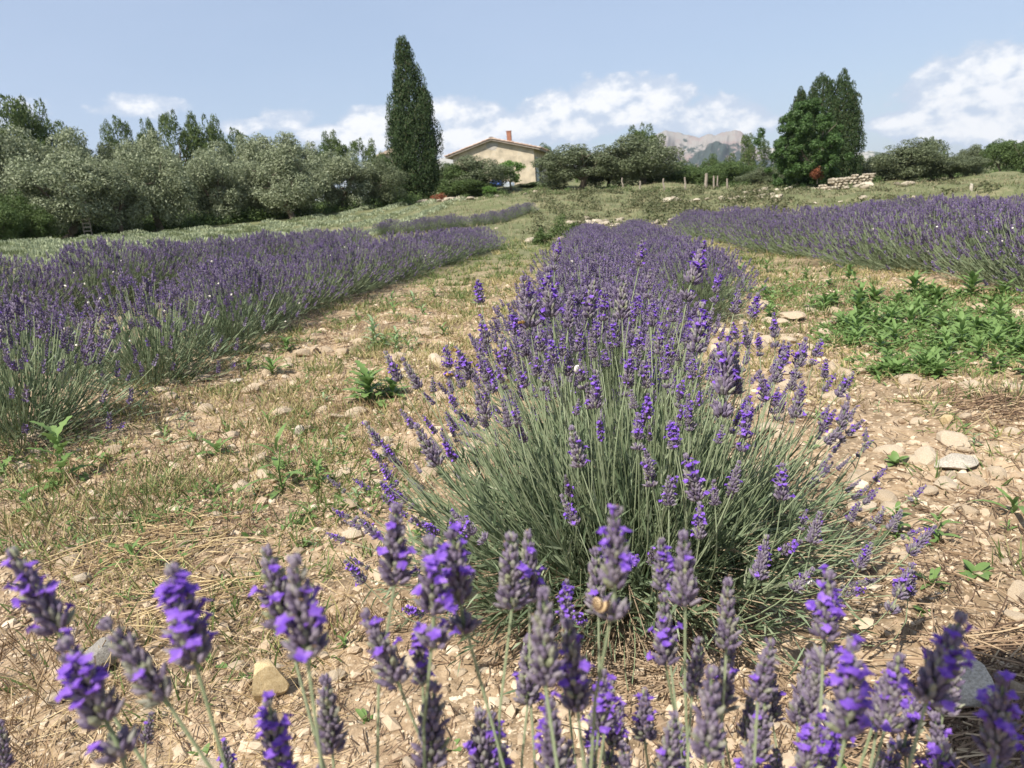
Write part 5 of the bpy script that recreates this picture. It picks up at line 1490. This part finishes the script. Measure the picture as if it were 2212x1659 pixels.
sp = []
for _ in range(420):
    px = rng.uniform(-60, 900); yb = np.interp(px, [0, 150, 400, 650, 880], [524, 505, 488, 468, 448]) - rng.uniform(2, 34); r = np.interp(px, [0, 150, 400, 650, 880], [31, 33, 35.5, 37.5, 40]) + rng.uniform(0, 7)
    d = ray(px, yb); a = math.atan2(d[0], d[1]); sp.append((math.sin(a) * r, math.cos(a) * r, rng.uniform(.3, .85)))
scrub_band('undergrowth', sp, M['shrub'], 'dark green undergrowth in the shade beneath the olive grove')
sp = []
for _ in range(90):
    px = rng.uniform(940, 1900); r = rng.uniform(42, 58); d = ray(px, 400); a = math.atan2(d[0], d[1]); sp.append((math.sin(a) * r, math.cos(a) * r, rng.uniform(.2, .5)))
scrub_band('bank_scrub', sp, M['shrub'], 'low green scrub along the top of the bank below the cottage')
sp = []
for _ in range(330):
    px = rng.uniform(1150, 2150); r = rng.uniform(21, 46); d = ray(px, 430); a = math.atan2(d[0], d[1]); sp.append((math.sin(a) * r, math.cos(a) * r, rng.uniform(.18, .55) * (1 if px < 1700 else .5)))
scrub_band('bank_tufts', sp, material('tuft_leaf', [(0, (.06, .075, .03)), (.5, (.11, .12, .055)), (1, (.20, .185, .10))], .7, .2), 'olive brown tufts scattered over the grassy bank', .10)
for (px, py, r, s, lb) in [(1215, 462, 19.5, .32, 'round green bush at the far end of the left path'), (1240, 468, 18.2, .22, 'small green bush right of the round one at the end of the left path'), (1170, 480, 17.5, .2, 'low green weed clump where the left path ends')]:
    d = ray(px, py); a = math.atan2(d[0], d[1]); x, y = math.sin(a) * r, math.cos(a) * r; z = H1(x, y)
    root = empty('small_bush', (x, y, z)); tag(root, lb, 'shrub'); link('foliage', crown_mesh('foliage', puffy(s, s, s, s * .7, 12, s * .4, s * .6, 3), 1400, .05, M['shrub'], shell=.6), root)

# ------------------------------------------------------------------ cottage
d = ray(1158, 403); a = math.atan2(d[0], d[1]); rH = 66.0
hx, hy = math.sin(a) * rH, math.cos(a) * rH; hzc = CAM_H + (ray(1153, 403)[2] / math.hypot(*ray(1153, 403)[:2])) * rH
YAW = math.radians(-17)               # turns the long side a little towards the camera
house = empty('cottage', (hx, hy, hzc - .1), YAW * .7); tag(house, 'small cream cottage with a tiled gable roof and brick chimney behind the bushes', 'house')
HWD, HDP, HH, RISE = 6.9, 7.0, 3.1, .95      # local: x from -HWD..0 (gable), y 0..HDP
mb = MB()
gv = np.array([[-HWD, 0, -.6], [0, 0, -.6], [0, 0, HH], [-HWD / 2, 0, HH + RISE], [-HWD, 0, HH], [-HWD, HDP, -.6], [0, HDP, -.6], [0, HDP, HH], [-HWD / 2, HDP, HH + RISE], [-HWD, HDP, HH]])
mb.add(gv, [[0, 1, 2, 3, 4]]); mb.add(gv, [[6, 5, 9, 8, 7]]); mb.add(gv, [[5, 0, 4, 9]])
# right wall with the door opening at y 1.0..2.3
oy0, oy1, oz1 = 1.5, 3.3, 2.35
mb.add([[0, 0, -.6], [0, oy0, -.6], [0, oy0, HH], [0, 0, HH]], [[0, 1, 2, 3]]); mb.add([[0, oy1, -.6], [0, HDP, -.6], [0, HDP, HH], [0, oy1, HH]], [[0, 1, 2, 3]])
mb.add([[0, oy0, oz1], [0, oy1, oz1], [0, oy1, HH], [0, oy0, HH]], [[0, 1, 2, 3]])
mb.add([[0, oy0, -.6], [-.35, oy0, -.6], [-.35, oy0, oz1], [0, oy0, oz1]], [[0, 1, 2, 3]]); mb.add([[0, oy1, -.6], [-.35, oy1, -.6], [-.35, oy1, oz1], [0, oy1, oz1]], [[3, 2, 1, 0]]); mb.add([[0, oy0, oz1], [0, oy1, oz1], [-.35, oy1, oz1], [-.35, oy0, oz1]], [[0, 1, 2, 3]])
link('wall', mb.mesh('wall', M['plaster']), house)
mb = MB(); mb.add([[-.35, oy0, -.6], [-.35, oy1, -.6], [-.35, oy1, oz1], [-.35, oy0, oz1]], [[0, 1, 2, 3]]); link('doorway', mb.mesh('doorway', M['dark']), house)  # sheet closing the opening, painted near black to stand in for the unlit inside
for q, (yy) in enumerate((.45,)):
    sh = MB(); box(sh, (.06, yy + .5, 1.2), (.06, 1.0, 2.5)); so = link('shutter', sh.mesh('shutter', M['shutter']), house); so['label'] = 'open grey door shutter'
    for k in range(7):
        sl = MB(); box(sl, (.10, yy + .08 + k * .14, 1.2), (.02, .11, 2.4)); link('board', sl.mesh('board', M['shutter']), so)
sh = MB(); box(sh, (.06, 3.75, 1.2), (.06, .8, 2.4)); link('shutter', sh.mesh('shutter', M['greyplaster']), house)
gp = MB(); V, F = ICO2; V = V * [.55, .01, .42] + [-HWD / 2 + .0, -.012, HH + .62]; gp.add(V, F); link('plaster_patch', gp.mesh('plaster_patch', M['greyplaster']), house)
# roof: slabs and joined rows of half round tiles
rf = MB(); OV = .55; sl = math.atan2(RISE, HWD / 2)
for sgn in (-1, 1):
    x0 = -HWD / 2; xe = x0 + sgn * (HWD / 2 + OV); ze = HH - OV * math.tan(sl)
    V = np.array([[x0, -.35, HH + RISE + .02], [xe, -.35, ze + .02], [xe, HDP + .3, ze + .02], [x0, HDP + .3, HH + RISE + .02]]); V2 = V + [0, 0, .12]
    rf.add(np.vstack([V, V2]), [[0, 1, 2, 3], [7, 6, 5, 4], [0, 4, 5, 1], [1, 5, 6, 2], [2, 6, 7, 3]])
roof = link('roof', rf.mesh('roof', M['greywood']), house)
mb = MB(); tv = []
for sgn in (-1, 1):
    x0 = -HWD / 2; xe = x0 + sgn * (HWD / 2 + OV + .06); Lr_ = math.hypot(xe - x0, (HWD / 2 + OV) * math.tan(sl)); nrow = int((HDP + .7) / .21); ncol = 11
    for k in range(nrow):
        yy = -.33 + k * .21
        for c in range(ncol):
            t0 = c / ncol; t1 = (c + 1.12) / ncol; th = np.linspace(0, PI, 5); V = []
            for (tt, rad_, lift) in ((t0, .085, .16), (t1, .105, .19)):
                cx = x0 + (xe - x0) * tt; cz = HH + RISE - (RISE + OV * math.tan(sl)) * tt + lift
                for q in th: V.append([cx, yy + math.cos(q) * rad_, cz + math.sin(q) * rad_ * .8])
            mb.add(V, [[q, q + 1, q + 6, q + 5] for q in range(4)])
for k in range(22): # ridge
    yy = -.35 + k * .37; th = np.linspace(0, PI, 6); V = []
    for (y_, rad_) in ((yy, .14), (yy + .42, .16)):
        for q in th: V.append([-HWD / 2 + math.cos(q) * rad_ * 1.2, y_, HH + RISE + .17 + math.sin(q) * rad_])
    mb.add(V, [[q, q + 1, q + 7, q + 6] for q in range(5)])
o = link('roof_tiles', mb.mesh('roof_tiles', M['tile']), roof); o['kind'] = 'stuff'
ch = MB()
for k in range(11): box(ch, (-HWD / 2 + 1.0, 2.6, HH + RISE + .0 + k * .078), (.36, .36, .07), m=0)
box(ch, (-HWD / 2 + 1.0, 2.6, HH + RISE + .38), (.33, .33, .86), m=1)
cho = link('chimney', ch.mesh('chimney', [M['brick'], M['mortar']]), roof)
ch = MB(); box(ch, (-HWD / 2 + 1.0, 2.6, HH + RISE - .12), (.62, .62, .32)); link('chimney_base', ch.mesh('chimney_base', M['mortar']), roof)
ch = MB(); box(ch, (-HWD / 2 + 1.0, 2.6, HH + RISE + .87), (.42, .42, .06)); link('chimney_cap', ch.mesh('chimney_cap', M['brick']), roof)
# distant cream house corner left of the cypress
x, y, z, h, wd = fit(846, 322, 352, 20, 95)
far_house = empty('far_house', (x, y, z), .3); tag(far_house, 'corner of a far cream house just left of the cypress', 'house')
mb = MB(); box(mb, (0, 0, h * .45), (3, 4, h * .9 + 2)); link('wall', mb.mesh('wall', M['plaster']), far_house)
mb = MB(); mb.add([[-1.7, -2.3, h * .85 + 1], [1.7, -2.3, h * .85 + 1], [1.7, 2.3, h * .85 + 1], [-1.7, 2.3, h * .85 + 1], [0, -2.3, h * .9 + 1.6], [0, 2.3, h * .9 + 1.6]], [[0, 1, 2, 3]]); mb.add([[-1.7, -2.3, h * .85 + 1], [1.7, -2.3, h * .85 + 1], [1.7, 2.3, h * .85 + 1], [-1.7, 2.3, h * .85 + 1], [0, -2.3, h * .9 + 1.6], [0, 2.3, h * .9 + 1.6]], [[0, 3, 5, 4], [1, 4, 5, 2]]); mb.add([[-1.7, -2.3, h * .85 + 1], [1.7, -2.3, h * .85 + 1], [0, -2.3, h * .9 + 1.6]], [[0, 1, 2]])
link('roof', mb.mesh('roof', M['tile']), far_house); far_house.location.z -= 1.0

# blue covered thing beside the cottage
x, y, z, h, wd = fit(1073, 390, 408, 20, 60)
mb = MB(); V, F = stone_mesh(61, 3, .7, .2); mb.add(V * [.45, .4, .5], F); o = link('blue_tarpaulin', mb.mesh('blue_tarpaulin', M['blue'], True)); o.location = at(1071, 397, 59); tag(o, 'blue tarpaulin bundle under the tree by the cottage wall', 'tarpaulin')
mb = MB(); V, F = stone_mesh(63, 3, .6, .2); mb.add(V * [.7, .4, .4], F); o = link('grey_tarpaulin', mb.mesh('grey_tarpaulin', M['whiteblue'], True)); o.location = at(1096, 399, 59.3); tag(o, 'pale grey covered bundle right of the blue one by the cottage', 'tarpaulin')

# pale shed behind the olives, with a white chair
x, y, z, h, wd = fit(720, 372, 415, 150, 47)
shed = empty('shed', (x, y, z), -math.atan2(x, y)); tag(shed, 'pale blue grey corrugated shed seen in gaps between the left olives', 'shed')
for k in range(30):
    mb = MB(); box(mb, (-wd / 2 + (k + .5) * wd / 30, (.03 if k % 2 else 0), h * .45), (wd / 30 - .01, .05, h * .9)); link('panel', mb.mesh('panel', M['whiteblue']), shed)
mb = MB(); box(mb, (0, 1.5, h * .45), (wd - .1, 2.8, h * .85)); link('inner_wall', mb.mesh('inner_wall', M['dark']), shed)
mb = MB(); box(mb, (0, 1.5, h * .94), (wd + .3, 3.4, .08)); link('roof', mb.mesh('roof', M['greywood']), shed)


def chair(px, py, r, label):
    d = ray(px, py); a = math.atan2(d[0], d[1]); x, y = math.sin(a) * r, math.cos(a) * r; root = empty('garden_chair', (x, y, H1(x, y)), -a + .4); tag(root, label, 'chair', None)
    mb = MB(); box(mb, (0, 0, .43), (.5, .48, .04)); link('seat', mb.mesh('seat', M['white']), root)
    mb = MB(); box(mb, (0, .24, .68), (.5, .04, .46)); link('backrest', mb.mesh('backrest', M['white']), root)
    for sx in (-1, 1):
        mb = MB(); box(mb, (sx * .25, 0, .62), (.05, .46, .04)); link('armrest', mb.mesh('armrest', M['white']), root)
        for sy in (-1, 1): mb = MB(); box(mb, (sx * .22, sy * .2, .21), (.05, .05, .42)); link('leg', mb.mesh('leg', M['white']), root)


chair(682, 412, 44, 'white plastic garden chair in front of the pale shed')
chair(694, 412, 44.6, 'second white garden chair, to the right before the shed')
# ladder against the olive
x, y, z, h, wd = fit(187, 427, 487, 12, 32.2)
lad = empty('wooden_ladder', (x, y, z), -math.atan2(x, y)); tag(lad, 'weathered wooden ladder leaning in the olive tree', 'ladder'); lad.scale = (.62, .62, .50); lad.rotation_euler = (-.10, 0, -math.atan2(x, y))
for s in (-1, 1): mb = MB(); box(mb, (s * .19, 0, 1.25), (.05, .06, 2.6)); link('rail', mb.mesh('rail', M['greywood']), lad)
for k in range(9): mb = MB(); box(mb, (0, -.04, .15 + k * .28), (.44, .04, .09)); link('rung', mb.mesh('rung', M['greywood']), lad)

# fence posts
for (xc, yt, yb, w, r, lb) in [(1345, 384, 404, 3, 50, 'thin wooden post furthest left of the fence'), (1383, 391, 408, 4, 48, 'short pale post, second from the left'), (1434, 386, 408, 4, 47, 'pale wooden post in the middle of the fence line'), (1480, 383, 404, 4, 48, 'slim post between the pale one and the thick one'),
                               (1526, 375, 399, 7, 47, 'thick brown wooden fence post'), (1542, 380, 400, 4, 48, 'crooked thin post right of the thick one'), (1550, 380, 399, 3, 48.5, 'twin of the crooked post, standing close to it'), (1571, 386, 400, 4, 49, 'last short post at the right end of the fence')]:
    x, y, z, h, wd = fit(xc, yt, yb, w, r); h = min(h, 1.6)
    mb = MB(); n_ = 6; t = np.linspace(0, 1, 5); P = np.stack([rng.normal(size=5) * .015, rng.normal(size=5) * .015, t * (h + .3) - .3], 1); V, F = tubes(P[None], np.full((1, 5), wd / 2)[0][None] * np.linspace(1.1, .9, 5), n_); mb.add(V, F)
    mb.add(np.vstack([V[-n_:], V[-n_:].mean(0) + [0, 0, .02]]), [[q, (q + 1) % n_, n_] for q in range(n_)])
    o = link('fence_post', mb.mesh('fence_post', M['greywood'])); o.location = (x, y, z); tag(o, lb, 'post')


# dry stone wall
def wall_stones(name, p0, p1, h0, h1, thick, label, seed, size=.22):
    g = np.random.default_rng(seed); mb = MB(); L = math.hypot(p1[0] - p0[0], p1[1] - p0[1]); dx, dy = (p1[0] - p0[0]) / L, (p1[1] - p0[1]) / L; zb = min(H1(*p0), H1(*p1)); protos = [stone_mesh(700 + q, 1, .75, .2) for q in range(5)]
    row_ = 0; zc = 0
    while zc < max(h0, h1):
        hh = size * g.uniform(.5, .75); s = -size * g.random()
        while s < L:
            w_ = size * g.uniform(.7, 1.7); t = (s + w_ / 2) / L
            if zc < h0 + (h1 - h0) * np.clip(t, 0, 1) * 1.0 + g.normal() * .03:
                for lay in (-1, 1):
                    V, F = protos[int(g.integers(5))]; V = np.sign(V) * np.abs(V) ** .75 * [w_ * .5, thick * .3, hh * .72]
                    c = np.array([p0[0] + dx * (s + w_ / 2) - dy * lay * thick * .22, p0[1] + dy * (s + w_ / 2) + dx * lay * thick * .22, 0]); Rz = np.array([[dx, -dy, 0], [dy, dx, 0], [0, 0, 1]])
                    V = V @ Rz.T + c; V[:, 2] += zb - .1 + zc + hh / 2 + g.normal() * .01; mb.add(V, F)
            s += w_
        zc += hh * .95
    me = mb.mesh('stones', M['wallstone']); o = empty(name, (0, 0, 0)); st = link('stones', me, o); st['kind'] = 'stuff'; tag(o, label, 'wall')
    o.location = (0, 0, 0); return o


def pr(px, py, r):
    d = ray(px, py); a = math.atan2(d[0], d[1]); return (math.sin(a) * r, math.cos(a) * r)


wall_stones('stone_wall', pr(1800, 405, 45.5), pr(1880, 402, 46.5), .66, .80, .6, 'sunlit dry stone wall beside the broadleaf tree on the right', 1)
wall_stones('stone_wall', pr(1722, 410, 46.5), pr(1798, 410, 45.2), .36, .42, .6, 'low shaded dry stone wall under the broadleaf tree', 2)


BST = []
for k in range(6):
    V, F = stone_mesh(260 + k, 2, .6); mb = MB(); mb.add(V, F); BST.append(mb.mesh('boulder', M['wallstone'], False))


def rubble(px, py, r, n, spread, smin, smax, label, asp=(1, .5)):
    cx, cy = pr(px, py, r); g = random.Random(px); a = math.atan2(cx, cy)
    for q in range(n):
        du = g.gauss(0, spread * asp[0]); dv = g.gauss(0, spread * asp[1]); x = cx + du * math.cos(a) + dv * math.sin(a); y = cy - du * math.sin(a) + dv * math.cos(a); s = g.uniform(smin, smax)
        o = link('boulder', BST[g.randrange(6)]); o.location = (x, y, H1(x, y) + s * .25); o.scale = (s * g.uniform(.8, 1.4), s, s * g.uniform(.7, 1.1)); o.rotation_euler = (g.uniform(-.3, .3), g.uniform(-.3, .3), g.uniform(0, 6.28)); tag(o, label, 'stone', label.replace('pale ', '') + ' group')


rubble(1300, 448, 23.5, 34, 1.1, .06, .16, 'pale limestone rubble on the bank at the end of the middle row', (1, .35))
rubble(1190, 466, 19.0, 10, .4, .07, .16, 'pale rubble at the end of the left path')
rubble(1640, 408, 36, 14, .45, .10, .24, 'pale boulder in the white ledge on the right bank', (1, .8))
rubble(1668, 425, 32, 12, .5, .08, .20, 'pale boulder at the lower end of the white ledge', (.6, 1))
rubble(1500, 418, 34, 12, .9, .08, .20, 'pale stone half sunk in the middle of the bank', (1, .4))
rubble(1600, 420, 33, 10, .6, .08, .20, 'pale stone left of the white ledge')
rubble(1450, 417, 34, 4, .3, .16, .3, 'pale upright stone on the bank below the posts')
rubble(1520, 448, 25, 7, .8, .07, .15, 'small pale stone low on the bank')
rubble(1713, 424, 30, 3, .3, .12, .22, 'single pale stone right of the white ledge')
rubble(1808, 438, 21, 12, .5, .09, .19, 'pale rock in the heap above the right lavender row', (1, .3))
rubble(1900, 412, 42, 9, 1.4, .12, .3, 'pale rock in the grass right of the stone wall', (1, .3))
rubble(1975, 425, 30, 8, 2.0, .06, .16, 'pale stone scattered in the grass on the right', (1, .3))
rubble(948, 432, 41, 34, .9, .1, .26, 'pale rubble right of the foot of the cypress', (1, .5))
rubble(60 + 180, 520, 26, 16, .7, .08, .17, 'pale rubble at the edge of the clipped field on the left', (1, .4))
rubble(1090, 412, 50, 12, 1.3, .1, .25, 'pale stone on the bank before the cottage', (1, .4))
x, y, z, h, wd = fit(2098, 405, 424, 9, 28); mb = MB(); V, F = stone_mesh(77, 3, 1, .2); mb.add(V * [wd * .5, wd * .4, h * .6] + [0, 0, h * .45], F); o = link('marker_stone', mb.mesh('marker_stone', M['palestone'])); o.location = (x, y, z); tag(o, 'upright pale marker stone behind the right lavender row', 'stone')

# bare pale clearing under the trees at the right
# the photographer, standing behind the camera with the phone held low; throws the shade on the lower right
jt = {'pelvis': (-.02, -.52, .92), 'chest': (-.10, -.20, 1.28), 'neck': (-.11, -.02, 1.46), 'head': (-.11, .06, 1.60), 'ls': (-.30, -.08, 1.38), 'rs': (.10, -.06, 1.38), 'le': (-.30, -.10, 1.08), 're': (.16, -.08, 1.08), 'lh': (-.07, -.06, .83), 'rh': (.07, -.06, .83),
      'lhip': (-.12, -.52, .88), 'rhip': (.09, -.52, .88), 'lk': (-.15, -.42, .48), 'rk': (.12, -.44, .48), 'la': (-.17, -.55, .07), 'ra': (.14, -.57, .07), 'lf': (-.18, -.38, .03), 'rf': (.15, -.40, .03)}
rj = {'pelvis': .17, 'chest': .18, 'neck': .065, 'head': .11, 'ls': .075, 'rs': .075, 'le': .05, 're': .05, 'lh': .04, 'rh': .04, 'lhip': .10, 'rhip': .10, 'lk': .065, 'rk': .065, 'la': .045, 'ra': .045, 'lf': .04, 'rf': .04}
nm_ = list(jt); ed = [('pelvis', 'chest'), ('chest', 'neck'), ('neck', 'head'), ('chest', 'ls'), ('ls', 'le'), ('le', 'lh'), ('chest', 'rs'), ('rs', 're'), ('re', 'rh'), ('pelvis', 'lhip'), ('lhip', 'lk'), ('lk', 'la'), ('la', 'lf'), ('pelvis', 'rhip'), ('rhip', 'rk'), ('rk', 'ra'), ('ra', 'rf')]
pm = D.meshes.new('person'); pm.from_pydata([jt[k] for k in nm_], [(nm_.index(a_), nm_.index(b_)) for a_, b_ in ed], []); person = link('person', pm)
person.location = (.10, -.12, 0)
pm.materials.append(material('linen', [(0, (.25, .27, .32)), (1, (.32, .34, .40))], .9, island=False)); tag(person, 'person in grey clothes bending over the camera with both arms stretched down to it', 'person')
sk = person.modifiers.new('skin', 'SKIN'); sv = pm.skin_vertices[0].data
for k_, nn_ in enumerate(nm_): sv[k_].radius = (rj[nn_] * (1.25 if nn_ in ('chest', 'pelvis') else 1), rj[nn_])
sv[0].use_root = True; person.modifiers.new('smooth', 'SUBSURF').levels = 1
hat = MB(); V, F = ICO3; hat.add(V * [.12, .13, .11] + [0, 0, .03], F); th = np.arange(24) / 24 * 2 * PI
hat.add(np.vstack([np.stack([np.cos(th) * .11, np.sin(th) * .12, th * 0], 1), np.stack([np.cos(th) * .21, np.sin(th) * .22, th * 0 - .03], 1)]), [[q, (q + 1) % 24, 24 + (q + 1) % 24, 24 + q] for q in range(24)])
o = link('hat', hat.mesh('hat', M['straw'], True), person); o.location = (-.11, .05, 1.68)

tot = sum(len(me.polygons) for me in D.meshes); print('mesh polys', tot, 'objects', len(D.objects), 'hero', nhero)
